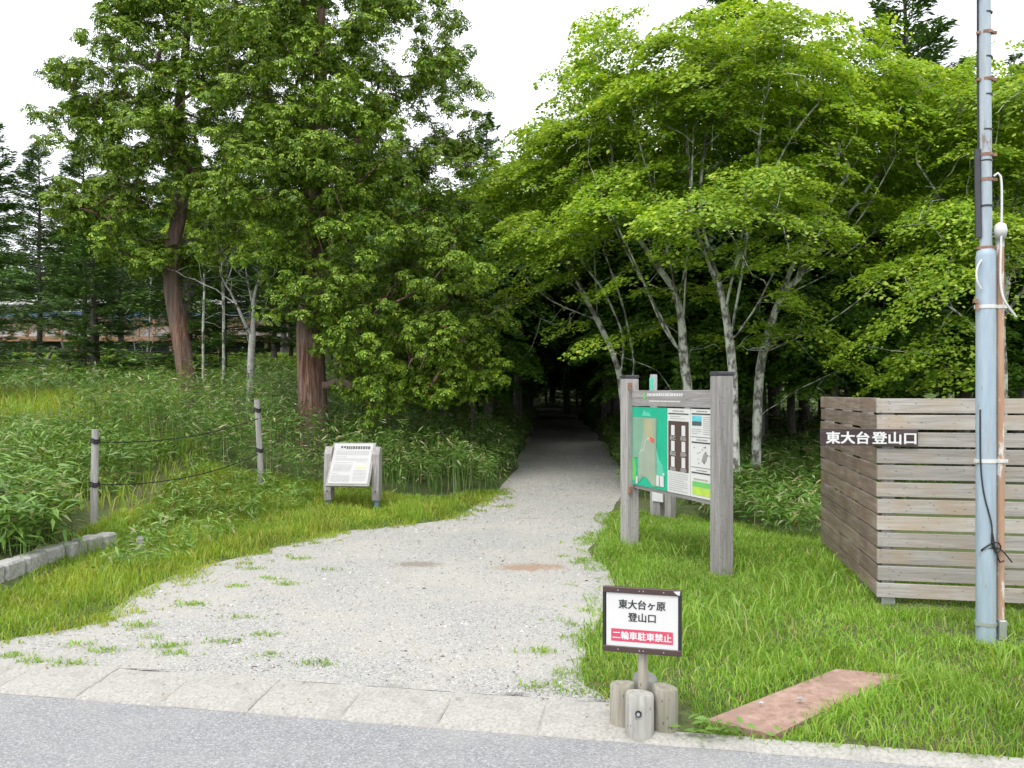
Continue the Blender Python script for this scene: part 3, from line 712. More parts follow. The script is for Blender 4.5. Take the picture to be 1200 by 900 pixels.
def fan_template():
    v, f = [], []
    for a, L in ((-48, .75), (0, 1.0), (46, .78)):
        a = R(a); d = np.array([math.sin(a), math.cos(a), 0]); s = np.array([d[1], -d[0], 0]); o = len(v)
        z = np.array([0, 0, .05 if abs(a) > .1 else 0])
        v += [(0, 0, 0), d * L * .93 - s * .21 + z - np.array([0, 0, .07]), d * L + s * .17 + z - np.array([0, 0, .07])]   # blunt fan lobes
        f += [(o, o + 2, o + 1)]
    return np.array(v, float), np.array(f)
FAN, FANF = fan_template()
def cypress_sprays(pads, rad, axis, rg, size=.088, dens=1.0):
    """each clump is a handful of small domes; fan sprays shingle the top of every dome"""
    Ps, Ns, Hs = [], [], []
    for c, a in zip(pads, rad):
        k = max(4, int(8 * (a / .42) ** 2)); m = int(26 * dens); n = k * m
        outv = np.array([c[0] - axis[0], c[1] - axis[1], 0]); outv = outv / (np.linalg.norm(outv) + .3)
        ang = rg.uniform(0, 6.28, k); rr = a * np.sqrt(rg.random(k))
        sub = np.stack([np.cos(ang) * rr, np.sin(ang) * rr, -.35 * rr + rg.normal(0, .07, k)], 1)
        rs = rg.uniform(.10, .19, k)
        id_ = np.repeat(np.arange(k), m); loc = norm(rg.normal(0, 1, (n, 3)) + [0, 0, .75])
        q = sub[id_] + loc * rs[id_][:, None] * [1.1, 1.1, .7]
        hd = norm(loc * [1, 1, 0] + outv * .35 + np.array([0, 0, -.25]) + rg.normal(0, .3, (n, 3)))
        Ps.append(c + q); Hs.append(hd); Ns.append(loc + np.array([0, 0, .45]) + rg.normal(0, .22, (n, 3)))
    P = np.concatenate(Ps); Bv = np.concatenate(Hs); Nn = norm(np.concatenate(Ns))
    A = norm(np.cross(Bv, Nn)); Bv = np.cross(Nn, A)
    return instance(FAN, FANF, P - Bv * size * .4, A, Bv, Nn, rg.uniform(.7, 1.25, len(P)) * size)

def tree(name, label, base, chains, leaves, bmat, lmat, group=None, cat='tree'):
    t = thing(name, label, cat, base, 0, group)
    link(bpy.data.objects.new('trunk', sweep(chains, 'trunk', bmat)), t)
    if leaves is not None:
        V, F = leaves; link(bpy.data.objects.new('crown', npmesh('crown', V, F, lmat)), t)
    return t

def px(x, y, Yd): return np.array([(x - 600) / 971 * Yd, Yd, 1.7 - (y - 460) * Yd / 971])
def local(pts, base): return [np.array(p, float) - np.array(base) for p in pts]

# --- the two old cypresses
rg = np.random.default_rng(101)
Yb = 14.5; b = (-3.48, Yb, H(-3.48, Yb) - .05)
tr = [b] + [px(x, y, Yb + dy) for x, y, dy in ((365, 430, 0), (362, 380, .05), (371, 300, .1), (374, 200, .1), (375, 100, .1), (376, 0, .1), (379, -140, .1), (381, -260, .1))]
def cyp_pads(prof, n, vis, bare, rg, yr=.8):
    """prof: list of (z, xmin, xmax) local crown outline"""
    z = [p[0] for p in prof]; out_ = []
    zw = np.array(z)
    while len(out_) < n:
        zz_ = rg.uniform(zw.min(), zw.max()); x0 = np.interp(zz_, z, [p[1] for p in prof]); x1 = np.interp(zz_, z, [p[2] for p in prof])
        if zz_ > vis and rg.random() < .55: continue
        ang = rg.uniform(0, 6.28); r = rg.random() ** .45
        if math.sin(ang) > 0 and rg.random() < .35: continue
        cxm, hw = (x0 + x1) / 2, (x1 - x0) / 2
        if rg.random() > hw / 3.4 + .25: continue
        p = np.array([cxm + math.cos(ang) * r * hw, math.sin(ang) * r * hw * yr, zz_])
        if math.hypot(p[0], p[1]) < .42: continue
        if p[1] < 0 and abs(p[0] - .05) < .5 and zz_ < bare: continue
        out_.append(p)
    return np.array(out_)
def pz(y, Yd, bz): return 1.7 - (y - 460) * Yd / 971 - bz
def pxx(x, Yd, bx): return (x - 600) / 971 * Yd - bx
prof = [(pz(yy_, Yb, b[2]), pxx(x0, Yb, b[0]), pxx(x1, Yb, b[0])) for yy_, x0, x1 in ((470, 415, 560), (430, 392, 585), (350, 335, 590), (290, 300, 585), (260, 255, 580), (200, 250, 575), (110, 240, 552), (40, 250, 545), (-40, 260, 520), (-160, 290, 470), (-290, 350, 410))]
pads = cyp_pads(prof, 385, 7.9, 2.3, rg)
pads = np.concatenate([pads, [np.array([rg.uniform(-.6, .6), rg.uniform(-1.3, -.5), z_]) for z_ in np.linspace(2.4, 8.5, 30)]])
ex = [px(x, y, Yb + dy) - b for x, y, dy in ((345, 335, -1.2), (380, 330, -1.3), (400, 345, -1.2), (415, 370, -1.1), (420, 400, -1.0), (470, 430, -.8), (520, 420, -.9), (545, 395, -.5), (575, 370, 0), (500, 455, -.6), (450, 460, -.7), (560, 435, -.2), (340, 230, -1.4), (390, 220, -1.4), (360, 190, -1.5), (500, 330, -1.5), (530, 300, -1.2), (560, 330, -.6), (440, 480, -.5))]
pads = np.concatenate([pads, ex]); rad = rg.uniform(.26, .50, len(pads))
ch = grow(local(tr, b) and [local(tr, b)], pads, .25, .006, -.05, -.06, rg, zmin=.7, extra=280, flare=.35, taper=.6)
tree('cypress_tree', 'big cypress with reddish peeling trunk beside the lectern sign', b, ch, cypress_sprays(pads, rad, (0, 0), rg, .082, 1.32), M['bark_cypress'], M['leaf_cypress'])

rg = np.random.default_rng(102)
Yb = 16.0; b = (-6.23, Yb, H(-6.23, Yb) - .05)
tr = [b] + [px(x, y, Yb) for x, y in ((216, 420), (208, 375), (200, 330), (201, 292), (211, 255), (214, 215), (208, 150), (214, 80), (224, 0), (236, -110), (240, -190))]
prof = [(pz(yy_, Yb, b[2]), pxx(x0, Yb, b[0]), pxx(x1, Yb, b[0])) for yy_, x0, x1 in ((330, 190, 230), (290, 110, 270), (250, 75, 340), (170, 58, 335), (110, 62, 330), (70, 95, 330), (20, 130, 330), (-60, 150, 320), (-140, 190, 290), (-210, 225, 255))]
pads = cyp_pads(prof, 290, 7.6, 4.0, rg)
pads = np.concatenate([pads, [np.array([rg.uniform(-.8, .5), rg.uniform(-1.2, -.5), z_]) for z_ in np.linspace(4.7, 8.5, 22)]])
ex = [px(x, y, Yb + dy) - b for x, y, dy in ((70, 90, 0), (62, 130, .2), (60, 160, -.2), (75, 100, -.4), (100, 75, .3), (140, 20, 0), (80, 165, -.5), (130, 190, -.6), (250, 275, -.8), (240, 290, -1))]
pads = np.concatenate([pads, ex]); rad = rg.uniform(.25, .46, len(pads))
ch = grow([local(tr, b)], pads, .165, .006, -.05, -.06, rg, zmin=2.6, extra=200, flare=.2, taper=.6)
tree('cypress_tree', 'cypress with bare leaning grey brown trunk and a burl halfway up', b, ch, cypress_sprays(pads, rad, (0, 0), rg, .082, 1.32), M['bark_cypress'], M['leaf_cypress'])

# --- maples
def ell(c, r, n, rg, lo=-.55, shell=.55):
    out_ = []
    while len(out_) < n:
        d = norm(rg.normal(0, 1, 3)); q = d * (shell + (1 - shell) * rg.random())
        if q[2] < lo or (q[2] < -.15 and rg.random() < .45): continue
        out_.append(np.array(c) + q * np.array(r))
    return np.array(out_)
def maple(label, basepx, Yb, limbs, crowns, extra, root_r, seed, dens=1.38, rr=(.26, .56), group=None, size=.055):
    rg = np.random.default_rng(seed); bx = (basepx - 600) / 971 * Yb; b = np.array((bx, Yb, H(bx, Yb) - .06))
    tl = []
    for i, l in enumerate(limbs):
        pts = [px(x, y, Yb + dy) for x, y, dy in l]
        tl.append(([b] if i == 0 else []) + pts)
    pads = []
    for (cx, cy_, dy, rx, ry, rz_, n) in crowns:
        pads.append(ell(px(cx, cy_, Yb + dy), (rx, ry, rz_), int(n * 1.75), rg, -.75, .4))
    if extra: pads.append(np.array([px(x, y, Yb + dy) for x, y, dy, a in extra]))
    pads = np.concatenate(pads); rad = rg.uniform(*rr, len(pads))
    if extra: rad[-len(extra):] = [e[3] for e in extra]
    P = pads - b
    L0 = tl[0]
    for k in range(5):                                     # further slim stems fanning out of the lower trunk
        i0 = rg.integers(2, max(3, len(L0) // 2 + 1)); s0 = np.array(L0[i0]); e0 = pads[rg.integers(0, len(pads))] - [0, 0, .25]
        if e0[2] < s0[2] + .8: continue
        mid = s0 * .5 + e0 * .5 + np.array([rg.normal(0, .15), rg.normal(0, .15), -.15])
        tl.append([s0, mid, e0])
    ch = grow([local(t_, b) for t_ in tl], P, root_r * .56, .0042, .55, .06, rg, zmin=1.0, extra=70, flare=.3)
    return tree('maple_tree', label, tuple(b), ch, maple_leaves(P, rad, (0, 0), rg, size, dens), M['bark_maple'], M['leaf_maple'], group)

maple('maple with forked lichen spotted trunk rising behind the information board', 810, 13.5,
      [[(806, 450, 0), (800, 420, 0), (800, 390, .1), (797, 362, .1), (790, 337, .1), (772, 315, .1), (755, 290, .1), (735, 257, .2), (722, 215, .3), (716, 170, .4), (712, 130, .5)],
       [(798, 414, 0), (785, 397, -.15), (772, 375, -.3), (762, 350, -.4), (750, 320, -.5), (739, 297, -.6), (722, 262, -.8), (700, 220, -1)],
       [(796, 345, .1), (806, 300, -.3), (812, 250, -.5), (806, 190, -.6), (800, 120, -.5)]],
      [(765, 150, 0, 2.2, 2.2, 1.8, 90), (725, 265, -.9, 1.6, 1.2, .9, 12)], [(690, 405, -.6, .5), (735, 330, -1, .42), (790, 305, -1.1, .45), (700, 250, -1.6, .6), (760, 345, -.6, .4), (815, 345, .5, .45), (780, 380, .9, .4), (745, 395, .8, .4), (830, 400, .8, .4)], .14, 201)
maple('maple with twin upright mossy limbs next to the right board post', 862, 12.5,
      [[(859, 440, 0), (855, 400, 0), (850, 365, 0), (845, 340, .1), (840, 320, .1), (827, 280, .2), (820, 250, .3), (822, 200, .3), (830, 140, .4)],
       [(850, 362, 0), (857, 325, -.2), (872, 287, -.4), (877, 262, -.4), (893, 227, -.5), (930, 153, -.5), (963, 117, -.4)],
       [(857, 404, 0), (868, 385, -.3), (885, 362, -.6), (899, 335, -.8), (915, 300, -1)]],
      [(880, 135, .3, 2.1, 2.0, 1.8, 85), (865, 270, -.9, 1.7, 1.1, .9, 12)], [(880, 320, -1, .45), (905, 345, -.7, .45), (830, 345, .6, .4), (890, 385, .5, .45), (925, 300, -1.1, .5), (830, 235, -1.4, .6), (920, 215, -1.4, .65), (870, 210, -1.6, .6)], .12, 202)
maple('maple leaning left over the path with several slim grey stems', 735, 15.0,
      [[(729, 448, 0), (717, 410, 0), (700, 375, -.1), (685, 347, -.2), (667, 315, -.3), (650, 292, -.4), (630, 250, -.4), (618, 215, -.4)],
       [(727, 442, 0), (732, 395, -.3), (720, 367, -.4), (705, 335, -.5), (682, 310, -.6), (670, 282, -.7), (662, 230, -.8), (655, 180, -.8)],
       [(735, 452, 0), (745, 435, .1), (738, 395, .2), (728, 350, .2), (705, 290, .2), (690, 230, .3)]],
      [(660, 225, 0, 1.7, 1.8, 1.3, 85), (640, 290, -.5, 1.2, 1.2, .6, 18)], [(620, 250, -.8, .6), (610, 300, -.6, .55), (640, 300, -1, .6), (690, 345, -1, .45), (600, 200, 0, .5), (640, 335, -.6, .5), (665, 385, -.4, .45), (600, 345, .5, .5)], .11, 203)
maple('maple with arching bare limbs sweeping right above the slatted fence', 885, 13.6,
      [[(888, 450, 0), (893, 415, 0), (902, 385, -.1), (912, 350, -.2), (935, 325, -.3), (957, 312, -.4), (992, 297, -.5), (1012, 282, -.5), (1050, 252, -.5)],
       [(905, 378, 0), (925, 320, .2), (950, 260, .3), (975, 200, .3), (1000, 140, .3)],
       [(935, 325, -.3), (950, 270, -.6), (985, 220, -.8), (1020, 160, -.8)]],
      [(1000, 160, .2, 2.0, 2.0, 1.55, 90), (985, 280, -.8, 1.6, 1.0, .9, 12)], [(940, 360, -1, .5), (955, 392, -1, .6), (900, 400, -.6, .4), (1000, 432, -.8, .6), (1080, 250, -1, .6), (960, 285, -1.3, .5)], .13, 204)
maple('maple with broad low leaf tiers just behind the blue pole', 1170, 12.6,
      [[(1176, 440, 0), (1170, 380, 0), (1180, 330, 0), (1172, 270, .1), (1165, 200, .2), (1160, 140, .3)],
       [(1176, 420, 0), (1140, 380, -.4), (1100, 350, -.8), (1065, 335, -1)],
       [(1172, 350, 0), (1195, 300, -.2), (1220, 240, -.3)]],
      [(1165, 175, .2, 1.9, 2.0, 1.4, 95), (1130, 280, -.4, 1.3, 1.0, .7, 18)], [(1060, 318, -1.2, .75), (1070, 348, -1.3, .7), (1110, 330, -1.0, .6), (1020, 325, -.9, .5), (1090, 415, -1.0, .7), (1050, 440, -.9, .6), (1120, 440, -.8, .6), (1010, 405, -.8, .5), (1100, 390, -.6, .5), (1190, 330, -1, .6), (1110, 290, -.9, .6)], .13, 205)
maple('bright young maple glowing between the two cypress trunks', 262, 21.0,
      [[(262, 400, 0), (262, 340, 0), (258, 290, 0), (255, 250, 0)]], [(255, 262, 0, 1.1, 1.1, .9, 26)], [], .07, 206)

# --- pale dead tree behind the cypresses
def dead_tree(name, label, bpx, Yd, limbs, r0, seed, ntw, mat):
    rg = np.random.default_rng(seed); bx = (bpx - 600) / 971 * Yd; b = np.array((bx, Yd, H(bx, Yd) - .05))
    tl = [([b] if i == 0 else []) + [px(x, y, Yd + d) for x, y, d in l] for i, l in enumerate(limbs)]
    ends = np.array([np.array(t_[-1]) - b + rg.normal(0, .35, 3) * [1, 1, .8] + [0, 0, .3] for t_ in tl for _ in range(4)])
    t = thing(name, label, 'tree', tuple(b))
    link(bpy.data.objects.new('trunk', sweep(grow([local(x, b) for x in tl], ends, r0, .006, .5, .05, rg, zmin=1.2, extra=ntw, flare=.2), 'trunk', mat)), t)
    return t
dead_tree('dead_tree', 'leafless white barked tree between the two cypress trunks', 292, 15.6,
          [[(293, 440, 0), (295, 405, 0), (297, 375, 0), (296, 350, 0), (306, 320, 0), (318, 300, 0)], [(294, 395, 0), (283, 370, -.2), (272, 345, -.3), (262, 330, -.4)], [(297, 392, 0), (310, 365, .2), (315, 345, .3), (322, 318, .3)], [(297, 360, 0), (290, 330, .2), (288, 315, .2)]], .075, 301, 26, M['bark_birch'])
dead_tree('grey_snag', 'slim grey dead trunk standing right of the leaning cypress', 238, 20.5, [[(238, 410, 0), (238, 370, 0), (240, 330, 0), (238, 290, 0)]], .10, 302, 10, M['bark_maple'])
dead_tree('forked_snag', 'thin forked grey stems in the shade below the deck', 172, 27.5, [[(173, 405, 0), (176, 380, 0), (175, 350, 0), (178, 320, 0)], [(172, 425, 0), (180, 400, 0), (184, 375, 0)], [(171, 428, 0), (166, 405, .2), (158, 395, .3)]], .13, 303, 10, M['bark_birch'])
dead_tree('slim_snag', 'single crooked pale stem left of the forked stems', 158, 27.8, [[(159, 415, 0), (157, 400, 0), (152, 385, 0), (148, 375, 0)]], .05, 304, 4, M['bark_birch'])

# --- firs: straight trunk, flat tiers of needles
NEED = np.array([(0, 0, 0), (-.13, .45, 0), (.13, .45, 0), (0, 1, -.03)], float); NEEDF = np.array([(0, 2, 1), (1, 2, 3)])
def fir(hgt, z0, rmax, whorls, seed, r0=.18, per=5, droop=.12, dens=1.0):
    rg = np.random.default_rng(seed)
    tp = [np.array([.05 * math.sin(z), .05 * math.cos(z * .7), z]) for z in np.linspace(0, hgt, 10)]
    chains = [(resample(tp, .5), None)]
    p = chains[0][0]; chains[0] = (p, r0 * (1 - .93 * p[:, 2] / hgt) * (1 + .4 * np.exp(-p[:, 2] / .3)))
    Ps, Bs, Ns, Sz = [], [], [], []
    for w in range(whorls):
        f = w / (whorls - 1); zc = z0 + (hgt * .985 - z0) * f ** .92
        Lm = rmax * (1 - f) ** .75 + .15
        for k in range(per):
            L = Lm * rg.uniform(.55, 1.12); a = rg.uniform(0, 6.28); z = zc + rg.normal(0, .12)
            d = np.array([math.cos(a), math.sin(a), 0]); s = np.array([-d[1], d[0], 0])
            lift = rg.uniform(.0, .22) * (1 - f) + f * .55
            u = np.linspace(0, 1, 7); crv = np.array([0, 0, z]) + d * (u * L)[:, None] + np.array([0, 0, 1.0]) * (lift * u * L - droop * L * u ** 2 * 1.6 + .12 * L * u ** 4)[:, None]
            chains.append((crv, np.linspace(.012 + .012 * L, .004, 7)))
            m = int(125 * L * dens) + 10
            t_ = rg.random(m) ** .75 * .92 + .08
            base = np.stack([np.interp(t_, u, crv[:, i]) for i in range(3)], 1)
            side = rg.uniform(-1, 1, m); lat = side * (.42 * L * (1.02 - t_)) + rg.normal(0, .04, m)
            base = base + s * lat[:, None] + d * (np.abs(lat) * .35)[:, None] + np.array([0, 0, 1.0]) * (-.18 * np.abs(lat) + rg.normal(0, .05, m))[:, None]
            hd = norm(d * .9 + s * (np.sign(side) * rg.uniform(.2, 1.1, m))[:, None] + rg.normal(0, .2, (m, 3)) + np.array([0, 0, .08]))
            Ps.append(base); Bs.append(hd); Ns.append(np.array([0, 0, 1.0]) + rg.normal(0, .3, (m, 3))); Sz.append(rg.uniform(.12, .25, m))
    P = np.concatenate(Ps); Bv = np.concatenate(Bs); A = norm(np.cross(Bv, np.concatenate(Ns))); C = np.cross(A, Bv)
    return chains, instance(NEED, NEEDF, P, A, Bv, C, np.concatenate(Sz))
firs = []
for i, (h_, z0, rm, wh, per) in enumerate(((11.0, 1.9, 2.4, 30, 7), (9.2, 1.2, 2.1, 26, 7), (12.5, 3.2, 2.1, 28, 6), (7.0, .5, 1.9, 22, 7))):
    ch, lv = fir(h_, z0, rm, wh, 400 + i, .14 + .02 * i, per)
    firs.append((sweep(ch, 'trunk', M['bark_fir'], 10), npmesh('crown', *lv, M['leaf_fir'])))
def place_fir(k, x, y, rz, sc, label, group=None, name='fir_tree'):
    t = thing(name, label, 'tree', (x, y, H(x, y) - .05), rz, group); t.scale = (sc, sc, sc)
    link(bpy.data.objects.new('trunk', firs[k][0]), t); link(bpy.data.objects.new('crown', firs[k][1]), t); return t

place_fir(1, -11.2, 17.6, 20, .68, 'fir with pale tipped layered branches on the yellow meadow grass')
place_fir(0, -14.2, 27.5, 80, .72, 'dark fir with thick bare trunk before the wooden deck')
place_fir(3, -16.8, 25.5, 200, 1.0, 'short bushy fir hiding the left end of the deck')
place_fir(2, -11.6, 28.8, 10, .62, 'tall slender fir right of the thick trunked one by the deck')
place_fir(0, -17.4, 30.5, 60, .75, 'dark fir with high skirts left of the thick bare trunk')
place_fir(0, -12.6, 31.5, 260, .76, 'dark fir close to the right end of the deck')
place_fir(0, -19.5, 26, 160, .7, 'fir with hanging tiers beyond the meadow grass')
place_fir(2, -15.6, 33, 310, .68, 'slender fir standing directly before the railing')
place_fir(3, -12.2, 24.2, 300, .75, 'small young fir beside the thick bare trunk')
place_fir(3, -9.4, 24.0, 100, 1.0, 'bushy fir right of the forked grey stems')
place_fir(1, -9.2, 26.5, 140, .8, 'fir rising behind the leaning cypress')
place_fir(0, 13.2, 24.0, 33, .98, 'blue green fir whose tip tops the maples near the pole')
for (x, y, sc) in ((3.6, 37, .5), (2.6, 39.5, .6), (4.6, 40, .6), (.2, 40.5, .62), (1.3, 42.5, .65), (-1.2, 37.5, .5), (3.3, 33.8, .32), (-.5, 34.5, .34), (6, 33, .5), (-3.2, 37.5, .6), (7.5, 30, .5), (9.5, 33, .6), (11.5, 25, .5), (8.2, 20.3, .36)):
    place_fir(3, x, y, x * 77, sc, 'young bushy fir growing low on the shaded forest floor', 'young firs of the understorey', 'young_fir')
FW = 'dark fir standing in the shaded wood behind the path'
fir_spots = [(-6.5, 27, 1), (-4.2, 24.5, 0), (-2.8, 29, 1), (-.8, 26.5, 2), (-1.5, 33, 1), (0.4, 37, 0), (3.2, 38, 1), (4.6, 31, 2), (4.0, 26, 1), (6.2, 28, 1), (7.4, 22, 2), (8.8, 27, 0), (10.5, 20.5, 2), (11, 30, 1), (6.0, 36, 0), (-5, 36, 2), (-9, 34, 0), (2.0, 44, 2), (-3, 44, 0), (9, 40, 2), (14.5, 32, 1), (16, 26, 2), (18.5, 31, 0), (14, 19, 1), (13, 40, 0), (19, 24, 1), (-13, 46, 0), (-20, 44, 1), (-8.5, 44, 1), (-17, 50, 2), (-20.5, 29, 1), (-10.0, 33, 2), (-23, 45, 0), (-7.4, 38, 2), (-26, 47, 1), (5.2, 19.5, 2), (8.6, 17.6, 2), (2.6, 23.5, 2), (20, 38, 2)]
r_ = random.Random(5)
for (x, y, k) in fir_spots:
    place_fir(k, x + r_.uniform(-.4, .4), y + r_.uniform(-.5, .5), r_.uniform(0, 360), r_.uniform(.78, .95) * (.9 if -6 < x < 4 else .72 if x < -8 else 1), FW, 'dark firs of the shaded wood')

# --- broadleaf trees of the wood (deep canopy behind the maples)
bl = []
for i in range(3):
    rg = np.random.default_rng(500 + i); hh = (6.2, 7.2, 5.4)[i]
    tr = [(0, 0, 0), (.15, .05, hh * .25), (.05, -.1, hh * .5), (.3 * (i - 1), .1, hh * .8)]
    pads = ell((0, 0, hh * .68), (2.5, 2.5, hh * .34), 105, rg, -.8, .35); rad = rg.uniform(.5, .85, len(pads))
    ch = grow([tr], pads, .15, .007, .5, .06, rg, zmin=1.3, extra=30)
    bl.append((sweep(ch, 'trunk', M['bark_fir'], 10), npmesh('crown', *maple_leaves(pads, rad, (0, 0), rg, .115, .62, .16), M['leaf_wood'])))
BW = 'shaded broadleaf tree filling the wood behind the maples'
for j, (x, y, k, sc) in enumerate([(0.2, 22, 2, .9), (4.4, 18.0, 0, .95), (6.6, 17.2, 1, .9), (8.6, 15.8, 0, .9), (10.6, 17.5, 1, 1), (7.6, 24, 1, 1.1), (2.2, 33, 0, 1.1), (5.6, 24, 0, 1), (12.6, 22, 1, 1), (-3.6, 33, 1, 1), (4.2, 35, 2, 1.2), (-1.8, 23, 2, .85), (16.5, 20, 0, 1.1), (9.8, 23.5, 2, 1.2), (-6.8, 31, 0, 1), (0.6, 41, 1, 1.2), (8, 33, 0, 1.2), (12, 27, 1, 1.2), (15, 29, 0, 1.1), (-11, 40, 1, 1.2), (-16, 47, 0, 1.3), (-23, 48, 1, 1.3), (18, 28, 1, 1.1), (10.6, 14.2, 2, .85), (4.2, 21.6, 1, .95), (-.6, 19.4, 1, .8), (4.0, 25, 1, 1), (.0, 27.5, 1, 1), (3.8, 29, 1, 1.05), (.2, 32, 1, 1.05), (1.9, 39, 1, 1.1), (-2.6, 20.5, 0, .9), (12.2, 16.6, 1, .9), (6.2, 20.5, 1, 1), (3.1, 18.6, 1, 1.0), (-.5, 23, 1, 1.05), (3.0, 23.2, 1, 1.1), (3.3, 33.2, 1, 1.1), (.0, 36.2, 1, 1.1), (.6, 29.6, 1, 1.1), (3.2, 26.8, 1, 1.1)] + [(2.7, 17.2, 0, .56), (3.9, 16.3, 2, .62), (5.0, 16.6, 1, .55), (5.9, 15.2, 0, .60), (7.0, 15.6, 2, .66), (8.0, 14.6, 1, .52), (9.3, 14.9, 0, .6), (3.4, 19.5, 1, .5), (6.3, 18.6, 0, .7), (-.9, 17.6, 2, .55), (-1.6, 18.8, 0, .55), (3.25, 28.5, 2, .36), (3.2, 31.5, 2, .4), (-.1, 26.2, 2, .38), (.1, 30.3, 2, .4), (1.6, 37.6, 2, .45), (2.9, 36.6, 2, .42), (.2, 38.3, 2, .5), (4.2, 34.5, 0, .5), (-1.4, 32, 0, .5)]):
    low = sc < .72
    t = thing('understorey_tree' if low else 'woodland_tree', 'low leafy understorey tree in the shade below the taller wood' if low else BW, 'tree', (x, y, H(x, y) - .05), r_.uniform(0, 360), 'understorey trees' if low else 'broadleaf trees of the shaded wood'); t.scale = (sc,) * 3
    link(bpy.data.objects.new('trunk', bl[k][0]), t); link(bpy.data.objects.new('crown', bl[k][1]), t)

# far wood: nobody could count it
rg = np.random.default_rng(600); n = 18000
a = rg.uniform(-1.0, 1.0, n); d = rg.uniform(50, 80, n); x = np.sin(a) * d * 1.15; y = np.cos(a * .6) * d
z = height(x, y) + rg.random(n) ** 1.1 * (5.5 + 1.5 * patchy(x, y, .5, 2))
A, B, C = frames(rg.normal(0, .7, (n, 3)) + [0, -.2, .8], rg.uniform(0, 6.28, n))
V, F = instance(MAPLE, MAPLEF, np.stack([x, y, z], 1), A, B, C, rg.uniform(.7, 1.4, n))
tag(link(bpy.data.objects.new('far_wood', npmesh('far_wood', V, F, M['leaf_fir']))), 'far dark wood closing the view on the hillside', 'wood', None, 'stuff')

# ------------------------------------------------------------------ wooden deck and lodge, far left
dk = thing('lodge', 'white lodge with blue roof band and X braced wooden deck railing behind firs', 'building', (-24.5, 40.6, 3.2), 0)
zd = 1.28
m_ = MB(); m_.box((4.5, 3.6, zd + .9), (16, .3, 1.9)); m_.build('wall', M['wall'], dk)
m_ = MB(); m_.add([(-4.2, -.2 + 2.9, zd + 1.05), (13.2, 2.7, zd + 1.05), (13.2, 3.40, zd + 1.5), (-4.2, 3.40, zd + 1.5), (-4.2, 2.7, zd + 1.0), (13.2, 2.7, zd + 1.0), (13.2, 3.40, zd + 1.45), (-4.2, 3.40, zd + 1.45)], [(0, 1, 2, 3), (7, 6, 5, 4), (0, 4, 5, 1), (1, 5, 6, 2), (2, 6, 7, 3), (3, 7, 4, 0)]); m_.build('canopy', M['roofblue'], dk)
m_ = MB(); m_.box((4.5, 4.2, zd + 2.0), (17, 2.2, .25)); m_.build('roof', M['wall'], dk)
for i in range(18):
    m_ = MB(); m_.box((-4 + .97 * i + .45, 1.75, zd - .06), (.955, 3.3, .08)); m_.build('deck_board', M['deckwood'], dk)
m_ = MB(); m_.box((4.5, .06, zd - .18), (17, .1, .18)); m_.build('deck_beam', M['deckwood'], dk)
for i in range(22):
    x = -4 + i * .78
    m_ = MB(); m_.box((x, .12, zd + .41), (.1, .1, .86)); m_.build('rail_post', M['deckwood'], dk)
    if i % 3 == 0:
        m_ = MB(); m_.box((x, .3, zd - .95), (.16, .16, 1.6)); m_.build('deck_post', M['deckwood'], dk)
    if i < 21:
        for sgn in (1, -1):
            m_ = MB(); Mx = Matrix.Translation((x + .39, .12 + .03 * sgn, zd + .41)) @ Matrix.Rotation(sgn * math.atan2(.66, .68), 4, 'Y')
            m_.box((0, 0, 0), (.94, .045, .06), 0, Mx); m_.build('brace', M['deckwood'], dk)
m_ = MB(); m_.box((4.1, .12, zd + .87), (16.6, .14, .06)); m_.build('handrail', M['deckwood'], dk)
m_ = MB(); m_.box((4.5, 2.2, zd - 1.0), (16.5, .2, 1.7)); m_.build('underdeck_shade', M['fir'] if 'fir' in M else M['print_dark'], dk)  # dark sheet standing in for the shade beneath the deck

# ------------------------------------------------------------------ stone kerb of the left bed
sk = thing('stone_kerb', 'low kerb of rough grey granite blocks edging the bamboo bed', 'kerb', (-4.32, 6.0, .0), 0)
ky = -1.0
for i in range(13):
    L = random.uniform(.22, .34); y0 = ky; ky += L
    yc = y0 + L / 2
    xc = .02 - .06 * math.sin((yc + 1) * .8) + (0.10 * max(0, yc - 1.6) ** 1.3)
    m_ = MB(); m_.box((xc + random.uniform(-.012, .012), yc, .10 + random.uniform(-.015, .012)), (.17, L - .014, .30), 0, None, .018)
    m_.build('kerb_stone', M['kerbstone'], sk)

# ------------------------------------------------------------------ rope fence posts
def rope_post(x, y, h_, lean, label):
    z = H(x, y); t = thing('rope_post', label, 'post', (x, y, z), 0)
    m_ = MB(); m_.tube([(0, 0, -.2), (lean * .3, 0, h_ * .3), (lean, 0, h_)], [.044, .042, .040], 10); m_.build('post', M['wood_z'], t)
    for zz_ in (h_ * .88, h_ * .42):
        m_ = MB()
        for k in (-.018, .0, .02): m_.tube([(lean * zz_ / h_ + .047 * math.cos(a), .047 * math.sin(a), zz_ + k + .012 * math.sin(a * 2)) for a in np.linspace(0, 6.28, 13)], .009, 5)
        m_.build('rope_knot', M['black'], t)
    return np.array((x, y, z))
p1 = rope_post(-4.62, 9.15, 1.04, .02, 'weathered round rope fence post at the edge of the bamboo bed')
p2 = rope_post(-3.58, 11.85, 1.25, -.07, 'leaning rope fence post half sunk in the bamboo thicket')
for (za, zb, sag, lab) in ((.90, .98, .10, 'upper black rope slung between the two fence posts'), (.43, .47, .12, 'lower black rope sagging above the verge between the fence posts')):
    pts = []
    for u in np.linspace(0, 1, 19):
        q = (p1 + [.05, .02, za]) * (1 - u) + (p2 + [-.04, -.03, zb]) * u; pts.append((q[0], q[1], q[2] - sag * 4 * u * (1 - u)))
    m_ = MB(); m_.tube(pts, .0065, 6); tag(m_.build('rope', M['black']), lab, 'rope', 'ropes of the post fence')
